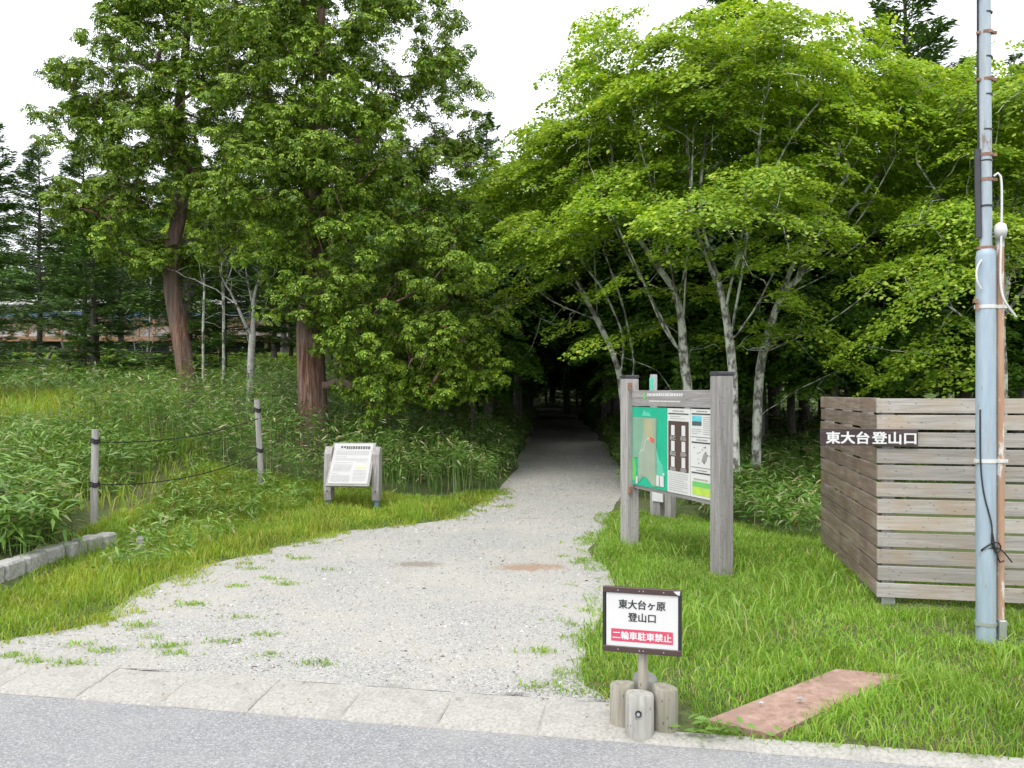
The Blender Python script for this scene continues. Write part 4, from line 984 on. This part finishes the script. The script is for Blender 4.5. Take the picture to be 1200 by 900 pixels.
mk = thing('marker_stub', 'short grey marker stub in the verge below the rope', 'marker', (-3.86, 8.6, H(-3.86, 8.6)), 20)
m_ = MB(); m_.box((0, 0, .06), (.07, .07, .2), 0, None, .008); m_.build('stub', M['kerbstone'], mk)
m_ = MB(); m_.box((0, 0, .165), (.055, .055, .012)); m_.build('cap_plate', M['steel'], mk)

# ------------------------------------------------------------------ text helper
def text_mesh(s, size, space=1.0):
    c = bpy.data.curves.new('txt', 'FONT'); c.body = s; c.size = size; c.space_character = space; c.resolution_u = 3
    c.align_x = 'CENTER'; c.align_y = 'CENTER'
    o = bpy.data.objects.new('txt', c); COL.objects.link(o); bpy.context.view_layer.update()
    me = bpy.data.meshes.new_from_object(o.evaluated_get(bpy.context.evaluated_depsgraph_get()))
    bpy.data.objects.remove(o); bpy.data.curves.remove(c)
    return me
def text(name, s, width, hgt, pos, mat, parent, bold=0.0, base=None):
    """lettering fitted to width x height, centred at pos in local x-z, facing -y"""
    me = text_mesh(s, 1.0); co = np.zeros(len(me.vertices) * 3, np.float32); me.vertices.foreach_get('co', co); co = co.reshape(-1, 3)
    lo, hi = co.min(0), co.max(0); c = (lo + hi) / 2; sc = np.array([width / (hi[0] - lo[0]), hgt / (hi[1] - lo[1])])
    v = np.stack([(co[:, 0] - c[0]) * sc[0] + pos[0], np.full(len(co), pos[1]), (co[:, 1] - c[1]) * sc[1] + pos[2]], 1).astype(np.float32)
    fs = [tuple(p.vertices) for p in me.polygons]; bpy.data.meshes.remove(me); m_ = MB()
    offs = [(0, 0)] if not bold else [(0, 0), (-1, -.7), (1, -.7), (-1, .7), (1, .7)]
    for i, (ox, oz) in enumerate(offs):        # heavier strokes: a few prints, each a hair proud of the last
        m_.add([(p[0] + ox * bold * hgt, p[1] - .00012 * i, p[2] + oz * bold * hgt) for p in v], fs)
    return m_.build(name, mat, parent)
def lines(mb, x0, x1, z0, z1, k, y, mi, seed, h_=.004, ragged=.35):
    """rows of unreadably small print"""
    r = random.Random(seed)
    for i in range(k):
        z = z1 - (z1 - z0) * (i + .5) / k; xe = x1 - (x1 - x0) * (r.random() * ragged if r.random() < .4 else 0); x = x0
        while x < xe - .006:
            w = min(r.uniform(.012, .05), xe - x); mb.quad(x, z - h_ / 2, x + w, z + h_ / 2, y, mi); x += w + r.uniform(.003, .009)

# ------------------------------------------------------------------ information board
ib = thing('information_board', 'grey timber information board with green map and white notices', 'board', (1.28, 9.02, 0), math.degrees(math.atan2(-1.59, .60)))
z0 = min(H(1.28, 9.02), H(1.88, 7.43)) - .3
for x in (0, 1.70):
    m_ = MB(); m_.box((x, 0, (1.85 + z0) / 2), (.15, .15, 1.85 - z0), 0, None, .008); po = m_.build('post', M['wood_z'], ib)
    m_ = MB(); m_.box((x, 0, 1.87), (.16, .16, .036), 0, None, .008); m_.build('post_cap', M['cap'], po)
m_ = MB(); m_.box((.85, .01, 1.64), (1.545, .06, .165), 0, None, .004); hd = m_.build('header_beam', M['wood_x'], ib)
m_ = MB(); lines(m_, .42, 1.10, 1.655, 1.70, 1, -.0225, 0, 3, .03, 0); lines(m_, .46, 1.05, 1.60, 1.625, 1, -.0225, 0, 4, .014, 0); m_.build('carved_lettering', M['white'], hd)['kind'] = 'stuff'
m_ = MB(); m_.poly([(.335, 1.63), (.36, 1.69), (.365, 1.715), (.375, 1.69), (.385, 1.66), (.38, 1.63)], -.0225); m_.build('leaf_emblem', M['map_lime'], hd)
m_ = MB(); m_.box((.85, .03, .69), (1.54, .05, .035)); m_.build('bottom_rail', M['wood_x'], ib)
for z in (.655, 1.77):
    m_ = MB(); m_.box((.095, -.045, z), (.04, .03, .07)); m_.build('bracket', M['rust'], ib)
# map
Y0 = -.014
def panel(name, xa, xb, za, zb, mat, y=Y0):
    m_ = MB(); m_.box(((xa + xb) / 2, y + .012, (za + zb) / 2), (xb - xa, .02, zb - za)); return m_.build(name, mat, ib)
mp_ = panel('map_panel', .082, .79, .715, 1.548, M['map_green'])
yf = Y0 + .0005
def sub(name, mat, pts, d, par_): 
    m_ = MB(); m_.poly(pts, yf - .0015 * d); m_.build(name, mat, par_)
mu = lambda u, v: (.082 + u * .708, .715 + v * .833)      # panel fractions
def P2(*q): return [mu(u, v) for u, v in q]
sub('map_patch', M['map_pale'], P2((.30, .90), (.36, .97), (.42, .94), (.52, .93), (.58, .885), (.30, .885)), 1, mp_)
sub('map_patch', M['map_pale'], P2((.72, .50), (.80, .36), (.90, .30), (.93, .18), (.82, .14), (.72, .12)), 1, mp_)
sub('map_patch', M['map_lime'], P2((.01, .05), (.10, .05), (.14, .20), (.08, .34), (.01, .38)), 1, mp_)
sub('map_area', M['map_grey2'], P2((.02, .34), (.18, .36), (.20, .03), (.34, .12), (.50, .10), (.60, .02), (.74, .03), (.72, .52), (.73, .87), (.02, .87)), 2, mp_)
sub('map_area', M['map_grey'], P2((.20, .07), (.30, .15), (.45, .12), (.60, .03), (.71, .04), (.69, .52), (.69, .86), (.38, .86), (.36, .70), (.30, .55), (.22, .40)), 3, mp_)
sub('map_area', M['map_tan'], P2((.38, .70), (.36, .855), (.62, .855), (.66, .62), (.48, .56)), 4, mp_)
m_ = MB()
q = P2((.24, .40), (.30, .46), (.34, .44), (.40, .52), (.42, .58), (.50, .62), (.56, .60), (.60, .64))
for a, c in zip(q, q[1:]):
    dv = np.array(c) - a; nv = np.array([-dv[1], dv[0]]); nv = nv / np.linalg.norm(nv) * .0045
    m_.poly([tuple(a + nv), tuple(a - nv), tuple(c - nv), tuple(np.array(c) + nv)][::-1] if False else [tuple(np.array(a) - nv), tuple(np.array(c) - nv), tuple(np.array(c) + nv), tuple(np.array(a) + nv)], yf - .0075)
m_.build('map_route', M['white'], mp_)
m_ = MB(); m_.poly(P2((.56, .58), (.66, .56), (.68, .60), (.60, .63), (.54, .63)), yf - .009); m_.build('map_red_mark', M['print_red'], mp_)
m_ = MB()
for (ua, ub, va, vb) in ((.72, .80, .04, .17), (.82, .93, .04, .17), (.90, .95, .18, .21), (.13, .18, .02, .11)):
    (xa, za), (xb, zb) = mu(ua, va), mu(ub, vb); m_.quad(xa, za, xb, zb, yf - .006)
m_.build('map_legend', M['white'], mp_)
# notices
n1 = panel('notice_panel', .80, 1.205, .715, 1.545, M['white'])
m_ = MB(); m_.quad(.82, .93, 1.185, 1.42, yf - .0015); nb = m_.build('brown_chart', M['print_brown'], n1)
m_ = MB()
for r0_ in range(3):
    for c0 in range(2):
        x = .875 + c0 * .19; z = 1.28 - r0_ * .155; m_.quad(x, z, x + .065, z + .10, yf - .003); lines(m_, x - .02, x + .085, z - .045, z - .005, 4, yf - .003, 0, r0_ * 2 + c0, .004, .3)
m_.build('pictograms', M['white'], nb)
m_ = MB(); m_.quad(.82, 1.487, 1.185, 1.498, yf - .0015); m_.build('headline_bar', M['ink'], n1)
m_ = MB(); lines(m_, .85, 1.15, 1.435, 1.475, 2, yf - .0015, 0, 8); lines(m_, .90, 1.10, 1.505, 1.535, 1, yf - .0015, 0, 9, .008); lines(m_, .83, 1.17, .73, .915, 9, yf - .0015, 0, 10); m_.build('small_print', M['ink_grey'], n1)['kind'] = 'stuff'
for j, (za, zb) in enumerate(((1.285, 1.545), (1.00, 1.278), (.715, .993))):
    nb = panel('notice_panel', 1.215, 1.62, za, zb, M['white'])
    m_ = MB(); m_.quad(1.235, zb - .052, 1.605, zb - .04, yf - .0015); m_.build('headline_bar', M['ink'], nb)
    m_ = MB(); lines(m_, 1.32, 1.50, zb - .033, zb - .008, 1, yf - .0015, 0, 30 + j, .008)
    if j == 0:
        lines(m_, 1.43, 1.60, za + .02, zb - .065, 9, yf - .0015, 0, 11); lines(m_, 1.24, 1.40, za + .02, za + .08, 3, yf - .0015, 0, 12)
    if j == 1: lines(m_, 1.56, 1.605, za + .03, zb - .07, 8, yf - .0015, 0, 13)
    m_.build('small_print', M['ink_grey'], nb)['kind'] = 'stuff'
    if j == 0:
        m_ = MB(); m_.quad(1.245, zb - .115, 1.40, zb - .065, yf - .0015); m_.build('photo_sky', M['print_sky'], nb)
        m_ = MB(); m_.quad(1.245, zb - .155, 1.40, zb - .117, yf - .0015); m_.build('photo_ground', M['print_dark'], nb)
    if j == 1:
        m_ = MB(); m_.poly([(1.40, za + .06), (1.44, za + .045), (1.48, za + .07), (1.50, za + .12), (1.47, za + .16), (1.43, za + .12)], yf - .0015); m_.build('sketch_map', M['ink_pale'], nb)
        m_ = MB(); rr_ = random.Random(3)
        for _ in range(16):
            x, z = rr_.uniform(1.27, 1.53), rr_.uniform(za + .03, zb - .07); m_.quad(x, z, x + .015, z + .008, yf - .0015)
        m_.build('map_marks', M['print_dark'], nb)
    if j == 2:
        m_ = MB(); m_.quad(1.25, za + .025, 1.60, za + .10, yf - .0015); m_.build('chart_lime', M['print_lime'], nb)
        m_ = MB(); m_.quad(1.25, za + .102, 1.60, za + .15, yf - .0015); m_.build('chart_green', M['map_lime'], nb)
        m_ = MB(); lines(m_, 1.27, 1.58, za + .16, za + .185, 1, yf - .0015, 0, 14, .012); m_.build('chart_caption', M['map_tan'], nb)

# post pair with small white card behind the board
rp = thing('notice_post', 'pair of dark timber posts carrying a small white card behind the board', 'post', (1.98, 10.75, H(1.98, 10.75)), -55)
m_ = MB(); m_.box((-.10, 0, .45), (.13, .11, 1.5), 0, None, .006); m_.build('post', M['wood_z'], rp)
m_ = MB(); m_.box((.10, 0, .45), (.11, .10, 1.5), 0, None, .006); m_.build('post', M['wood_z'], rp)
m_ = MB(); m_.box((-.06, -.065, .30), (.19, .012, .16)); m_.build('card', M['white'], rp)
m_ = MB(); m_.box((-.20, 0, .85), (.07, .07, 2.05), 0, None, .005); m_.build('steel_upright', M['steel'], rp)
m_ = MB(); m_.box((-.20, -.042, 1.72), (.06, .01, .22)); m_.build('green_plate', M['map_pale'], rp)

# ------------------------------------------------------------------ lectern sign
ls = thing('lectern_sign', 'low sloped white notice on two grey timber legs in the verge', 'sign', (-2.17, 11.25, H(-2.17, 11.25) - .03), -6); ls.scale = (.9, .9, .92)
for x in (-.37, .37):
    m_ = MB()
    sd_ = 1 if x > 0 else -1
    v = [(-.03, .16), (.10, .16), (.13, .30), (.13, .92), (.04, .95), (-.03, .84), (-.06, .30)]
    f = []
    vv = [(x - .055, y, z) for y, z in v] + [(x + .055, y, z) for y, z in v]; k = len(v)
    f = [tuple(range(k)), tuple(range(2 * k - 1, k - 1, -1))] + [(i, i + k, (i + 1) % k + k, (i + 1) % k) for i in range(k)]
    m_.add(vv, f); lg = m_.build('leg', M['wood_z'], ls)
    m_ = MB(); m_.tube([(x, .04, -.25), (x, .04, .18)], .042, 10); m_.build('steel_foot', M['steelblue'], lg)
    m_ = MB(); m_.tube([(x, -.064, .30), (x, -.046, .30)], .010, 8); m_.build('bolt', M['black'], lg)
Ml = Matrix.Translation((0, -.06, .70)) @ Matrix.Rotation(R(-33), 4, 'X')
m_ = MB(); m_.box((0, .02, 0), (.66, .035, .72), 0, Ml, .004); pn = m_.build('backing_board', M['log_pale'], ls)
m_ = MB(); m_.box((0, -.003, .004), (.60, .006, .66), 0, Ml); m_.build('white_sheet', M['lectern_white'], pn)
m_ = MB(); r2_ = random.Random(6); x = -.20
while x < .25:
    w_ = r2_.uniform(.02, .04); m_.quad(x, .245 if x > -.13 else .262, x + w_, .295, -.0075, 0, Ml); x += w_ + .008
m_.build('headline', M['ink'], pn)
m_ = MB()
for (xa, xb, za, zb, k) in ((-.24, .0, .235, .255, 1), (-.25, .25, .14, .22, 4), (-.25, -.08, .10, .125, 1), (-.25, .25, .05, .09, 2), (-.26, .02, .0, .03, 1), (-.26, .02, -.13, -.01, 6), (-.27, -.16, -.18, -.155, 1), (-.27, .02, -.30, -.19, 6), (.08, .24, .02, .045, 1), (.06, .26, -.28, -.10, 8)):
    r2_ = random.Random(int(xa * 999 + za * 77777))
    for i in range(k):
        z = zb - (zb - za) * (i + .5) / k; x = xa
        while x < xb - .006:
            w_ = min(r2_.uniform(.015, .05), xb - x); m_.quad(x, z - .005, x + w_, z + .005, -.0075, 0, Ml); x += w_ + .007
m_.build('small_print', M['ink_pale'], pn)['kind'] = 'stuff'
m_ = MB(); m_.quad(.075, -.075, .25, -.045, -.0075, 0, Ml); m_.build('yellow_bar', M['yellow_ink'], pn)

# ------------------------------------------------------------------ small parking sign on log base
sg = thing('parking_sign', 'small framed white sign on a post held by four short logs', 'sign', (.672, 4.255, -.004), -15)
def log(x, y, r, h_, mat, seed):
    r_2 = random.Random(seed); n = 18; v = []; f = []
    zs2 = (-.06, .0, .07, .13, h_ - .010, h_)
    for z in zs2:
        for j in range(n):
            a = 2 * math.pi * j / n; rr2 = r * (1 + .03 * math.sin(2 * a + seed) + .02 * math.sin(5 * a + seed * 2)) * (.93 if z == h_ else 1) + r_2.uniform(-.0012, .0012)
            v.append((x + rr2 * math.cos(a), y + rr2 * math.sin(a), z + (.006 * math.cos(a + seed) if z > h_ - .02 else 0)))
    for i in range(len(zs2) - 1):
        for j in range(n): f.append((i * n + j, i * n + (j + 1) % n, (i + 1) * n + (j + 1) % n, (i + 1) * n + j))
    m_ = MB(); m_.add(v, f, 0, True); m_.add(v[-n:], [tuple(range(n))]); return m_.build('log', mat, sg)
log(-.105, .00, .062, .205, M['log'], 1)
fl = log(-.005, -.095, .070, .195, M['log_pale'], 2)
log(.115, -.02, .064, .210, M['log'], 3)
log(.0, .10, .066, .215, M['log_pale'], 4)
m_ = MB(); m_.tube([(-.004, -.172, .115), (-.004, -.160, .115)], .016, 14); bt = m_.build('bolt_washer', M['black'], fl)
m_ = MB(); m_.tube([(-.004, -.176, .115), (-.004, -.170, .115)], .009, 10); m_.build('bolt_head', M['steel'], bt)
m_ = MB(); m_.tube([(.0, .0, .0), (0.0, 0, .66)], .026, 12); m_.build('sign_post', M['log'], sg)
yq = -.040
m_ = MB(); m_.box((0, yq + .006, 0.545), (.392, .012, .325)); bk = m_.build('backing_board', M['cap'], sg)
m_ = MB(); m_.box((0, yq - .006, 0.545), (.362, .006, .275)); sh = m_.build('white_sheet', M['white'], sg)
for z, nm in ((0.696, 'frame_bar'), (0.394, 'frame_bar')):
    m_ = MB(); m_.box((0, yq - .006, z), (.398, .022, .030), 0, None, .003); fb = m_.build(nm, M['frame_brown'], sg)
    m_ = MB()
    for x in (-.12, -.012, .008, .11): m_.tube([(x, yq - .0185, z), (x, yq - .015, z)], .0035, 6)
    m_.build('screws', M['steel'], fb)
for x in (-.192, .192):
    m_ = MB(); m_.box((x, yq - .005, 0.545), (.014, .018, .272)); m_.build('frame_edge', M['black'], sg)
m_ = MB(); m_.add([(.158, yq - .019, 0.705), (.192, yq - .019, 0.708), (.188, yq - .019, 0.685), (.172, yq - .019, 0.692)], [(3, 2, 1, 0)]); m_.build('torn_sheet_corner', M['white'], sg)
yt = yq - .0105
text('lettering', '東大台ヶ原', .235, .046, (.0, yt, 0.625), M['ink'], sh, .028)
text('lettering', '登山口', .138, .044, (.0, yt, 0.560), M['ink'], sh, .028)
m_ = MB(); m_.quad(-.156, 0.433, .156, 0.497, yq - .0098); rb = m_.build('red_band', M['red_ink'], sh)
text('lettering', '二輪車駐車禁止', .296, .040, (0, yq - .0106, 0.465), M['white_paint'], rb, .03)

# ------------------------------------------------------------------ slatted fence
fx, fy = 2.85, 6.47
fe = thing('slatted_fence', 'weathered corner fence of horizontal grey timber planks', 'fence', (fx, fy, 0), math.degrees(math.atan2(-.1867, .9824)))
for i in range(12):
    zc = 1.655 - .0565 - i * .1306
    L = 3.9
    m_ = MB(); m_.box((L / 2 + random.uniform(-.004, .004), 0, zc + random.uniform(-.002, .002)), (L, .028, .112 + random.uniform(-.004, .002)), 0, None, .003); pk = m_.build('plank', M['plank_x'], fe); pk.rotation_euler = (random.uniform(-.004, .004) * .3, random.uniform(-.0014, .0014), 0)
    m_ = MB()
    for xn in (.085, 1.3, 2.5, 3.7):
        for zn in (-.03, .03): m_.tube([(xn, -.0155, zc + zn), (xn, -.0135, zc + zn)], .004, 6)
    m_.build('nails', M['rust'], pk)['kind'] = 'stuff'
    yb_ = .016
    for (a_0, b_0) in ((.016, .62), (.624, 2.45)):
        m_ = MB(); m_.box((.014 + random.uniform(-.003, .003), (a_0 + b_0) / 2, zc + random.uniform(-.003, .003)), (.026, b_0 - a_0, .115), 0, None, .003); m_.build('plank', M['plank_y'], fe)
for (x, y) in ((.085, .062), (1.3, .062), (2.5, .062), (3.7, .062), (.072, .66), (.072, 1.5), (.072, 2.38)):
    zb = H(fx + .98 * x + .187 * y, fy - .187 * x + .98 * y)
    m_ = MB(); m_.box((x, y, (1.63 + zb) / 2 + .03), (.09, .09, 1.63 - zb - .06)); p_ = m_.build('fence_post', M['wood_z'], fe)
    m_ = MB(); m_.box((x, y - .049, zb + .02), (.10, .008, .16)); m_.box((x, y + .049, zb + .02), (.10, .008, .16)); sh_ = m_.build('post_shoe', M['steel'], p_)
    m_ = MB(); m_.tube([(x, y - .058, zb + .05), (x, y - .05, zb + .05)], .012, 8); m_.build('bolt', M['steel'], sh_)
ns = thing('name_board', 'dark brown wooden name board with white characters nailed to the fence corner', 'sign', (fx, fy, 0), math.degrees(math.atan2(-.1867, .9824)))
m_ = MB(); m_.box((-.07, -.0285, 1.352), (.715, .024, .128), 0, None, .003); nbd = m_.build('board', M['brown'], ns)
text('lettering', '東大台', .315, .092, (-.225, -.0415, 1.348), M['white_paint'], nbd, .035)
text('lettering', '登山口', .315, .092, (.115, -.0415, 1.348), M['white_paint'], nbd, .035)

# ------------------------------------------------------------------ blue pole with conduit
pl = thing('utility_pole', 'pale blue steel pole with slimmer upper tube and black cable ties', 'pole', (3.10, 5.42, H(3.10, 5.42) - .01), 0)
gz = H(3.10, 5.42); zz0 = lambda z: z - gz
m_ = MB(); m_.tube([(0, 0, -.3), (0, 0, zz0(2.60)), (0, 0, zz0(2.635)), (0, 0, zz0(2.65))], [.060, .060, .055, .038], 20); m_.build('lower_tube', M['pole_blue'], pl)
m_ = MB(); m_.tube([(0, 0, zz0(2.64)), (-.012, 0, zz0(4.95))], .037, 16); m_.build('upper_tube', M['pole_grey'], pl)
for y_, mat, r1 in ((37, 'rust', .043), (92, 'rust', .041), (180, 'rust', .042), (209, 'rust', .042), (289, 'rust', .043), (66, 'black', .040), (110, 'black', .040), (151, 'black', .040), (187, 'black', .040), (240, 'black', .043), (14, 'black', .040)):
    z = 1.7 - (y_ - 460) * 5.42 / 971
    m_ = MB(); m_.tube([(0, 0, zz0(z) - (.010 if mat == 'rust' else .005)), (0, 0, zz0(z) + (.010 if mat == 'rust' else .005))], r1, 14)
    if mat == 'rust': m_.box((.052, -.005, zz0(z)), (.03, .02, .018)); m_.box((-.05, -.005, zz0(z)), (.025, .02, .016))
    m_.build('pipe_band' if mat == 'rust' else 'cable_tie', M[mat], pl)
m_ = MB(); m_.tube([(-.052, -.005, zz0(2.72)), (-.056, 0, zz0(3.30))], .020, 10); m_.build('cable_cover', M['cap'], pl)
m_ = MB(); m_.tube([(-.047, .005, zz0(3.25)), (-.05, .01, zz0(3.9)), (-.05, .01, zz0(4.9))], .006, 6); m_.build('cable', M['black'], pl)
m_ = MB(); m_.box((-.056, -.01, zz0(4.36)), (.035, .07, .10)); m_.build('junction_box', M['rust'], pl)
for z in (2.10, .42):
    pass
for y_ in (358, 538, 728):
    z = zz0(1.7 - (y_ - 460) * 5.42 / 971)
    m_ = MB(); m_.tube([(0, 0, z - .012), (0, 0, z + .012)], .064, 20); m_.tube([(.089, -.01, z - .012), (.089, -.01, z + .012)], .030, 14); m_.box((.075, -.02, z), (.11, .012, .02)); m_.box((-.066, -.01, z), (.02, .03, .024)); m_.build('clamp', M['white_plastic'] if y_ < 700 else M['steel'], pl)
m_ = MB(); m_.tube([(.089, -.01, -.02), (.085, -.01, zz0(2.70))], .0245, 14); cd = m_.build('conduit', M['conduit'], pl)
m_ = MB(); m_.tube([(.085, -.01, zz0(2.66)), (.085, -.01, zz0(2.715)), (.087, -.012, zz0(2.72)), (.078, -.03, zz0(2.765)), (.080, -.025, zz0(2.80)), (.082, -.02, zz0(2.815))], [.026, .026, .034, .040, .033, .012], 14); m_.build('conduit_head', M['white_plastic'], cd)
m_ = MB(); m_.box((.087, -.03, .10), (.05, .04, .13), 0, None, .006); m_.build('conduit_joint', M['steel'], cd)
def cable(name, pts, r, mat):
    p = resample(pts, .03); m_ = MB(); m_.tube([tuple(q) for q in p], r, 7); m_.build(name, mat, pl)
cable('white_cable', [(.04, -.02, zz0(3.12)), (.075, -.03, zz0(3.15)), (.085, -.035, zz0(3.05)), (.075, -.045, zz0(2.75)), (.062, -.05, zz0(2.45)), (.07, -.062, zz0(2.33)), (.10, -.07, zz0(2.27)), (.16, -.06, zz0(2.20))], .0075, M['white_plastic'])
cable('white_cable', [(-.04, -.03, zz0(2.58)), (-.085, -.04, zz0(2.52)), (-.09, -.05, zz0(2.43)), (-.055, -.045, zz0(2.38))], .0065, M['white_plastic'])
m_ = MB(); m_.box((-.085, -.03, zz0(2.305)), (.025, .02, .025)); m_.box((-.075, -.03, zz0(2.27)), (.015, .015, .05)); m_.build('rusty_bracket', M['rust'], pl)
cable('black_wire', [(-.055, -.03, zz0(1.60)), (-.058, -.035, zz0(1.25)), (-.045, -.05, zz0(1.05)), (-.01, -.07, zz0(.90)), (.0, -.075, zz0(.82)), (-.01, -.075, zz0(.74)), (.04, -.06, zz0(.66)), (.075, -.055, zz0(.70)), (.03, -.072, zz0(.76)), (-.05, -.06, zz0(.70)), (-.065, -.02, zz0(.67)), (.0, -.068, zz0(.71)), (.07, -.05, zz0(.70)), (.14, -.05, zz0(.61))], .005, M['black'])
cable('black_wire', [(.005, -.066, zz0(.80)), (.02, -.068, zz0(.70)), (.055, -.06, zz0(.60)), (.085, -.055, zz0(.62))], .005, M['black'])

# ------------------------------------------------------------------ reddish slab in the grass
_u, _v = np.meshgrid(np.linspace(0, 1, 12), np.linspace(0, 1, 12)); _S = np.array(SLAB)
_q = (1 - _u)[..., None] * ((1 - _v)[..., None] * _S[0] + _v[..., None] * _S[1]) + _u[..., None] * ((1 - _v)[..., None] * _S[3] + _v[..., None] * _S[2])
gzs = float(height(_q[..., 0], _q[..., 1]).max()) + .012
zc4 = [.05 * float(ss(.1, .7, p[1] - road_edge(p[0]))) + .006 for p in SLAB]
m_ = MB(); v = [(p[0], p[1], z_) for p, z_ in zip(SLAB, zc4)] + [(p[0], p[1], gzs - .16) for p in SLAB]
m_.add(v, [(0, 1, 2, 3), (7, 6, 5, 4), (0, 4, 5, 1), (1, 5, 6, 2), (2, 6, 7, 3), (3, 7, 4, 0)])
tag(m_.build('paving_slab', M['redslab']), 'flat reddish concrete slab half overgrown by grass near the kerb', 'slab')
for (x, y, s) in ((1.55, 4.45, .02), (1.33, 4.42, .014)):
    m_ = MB(); m_.add([tuple(np.array(p) * s * [1.3, 1, 1] + [x, y, .05 * float(ss(.1, .7, y - road_edge(x))) + .008 + s * .4]) for p in OCT], [tuple(f) for f in OCTF]); tag(m_.build('loose_stone', M['kerbstone']), 'small grey stone lying on the reddish slab', 'stone', 'stones on the slab')
# broad leaved weed beside the logs
rg = np.random.default_rng(44); LW = LEAF * [2.6, 1, 1]
wd = thing('weed', 'broad leaved green weed at the kerb beside the logs', 'weed', (.98, 4.10, 0))
wme = npmesh('leaf', LW, LEAFF, M['leaf_sasa_young'])
for k in range(34):
    o = bpy.data.objects.new('leaf', wme); sc = rg.uniform(.05, .09); o.scale = (sc, sc, sc)
    o.location = (rg.normal(0, .09), rg.normal(0, .03), .012 + rg.random() * .06); o.rotation_euler = (rg.uniform(-.2, .6), rg.normal(0, .3), rg.uniform(0, 6.28)); link(o, wd)

# ------------------------------------------------------------------ log steps and red sign up the path
for (y, x0, x1) in ((31.5, 1.05, 2.4), (33.2, 1.0, 2.4)):
    z = float(np.interp(y, *ZP)) + .10
    m_ = MB(); m_.tube([(x0, y, z), ((x0 + x1) / 2, y + .03, z + .01), (x1, y, z)], [.09, .1, .085], 10)
    tag(m_.build('log_step', M['log']), 'dark round log laid across the path as a step', 'step', 'log steps on the path')
rs = thing('red_notice', 'small red notice on a thin stake deep in the wood', 'sign', (2.95, 32.0, H(2.95, 32.0)), 0)
m_ = MB(); m_.box((0, 0, .75), (.06, .05, 1.7)); m_.build('stake', M['log'], rs)
m_ = MB(); m_.box((0, -.04, 1.72), (.22, .015, .27), 0, None, .004); m_.build('red_plate', M['red_sign'], rs)
for (x, y, h_, ln) in ((-13.9, 24.2, 1.0, .55), (-12.9, 24.4, 1.1, -.35), (-14.9, 24.1, .9, -.3)):
    m_ = MB(); z = H(x, y); m_.tube([(x, y, z - .1), (x + ln * .5, y, z + h_ * .5), (x + ln, y, z + h_)], [.06, .05, .04], 7)
    tag(m_.build('leaning_stake', M['bark_fir']), 'dark leaning support stake in the shade left of the fir trunk', 'stake', 'support stakes under the firs')
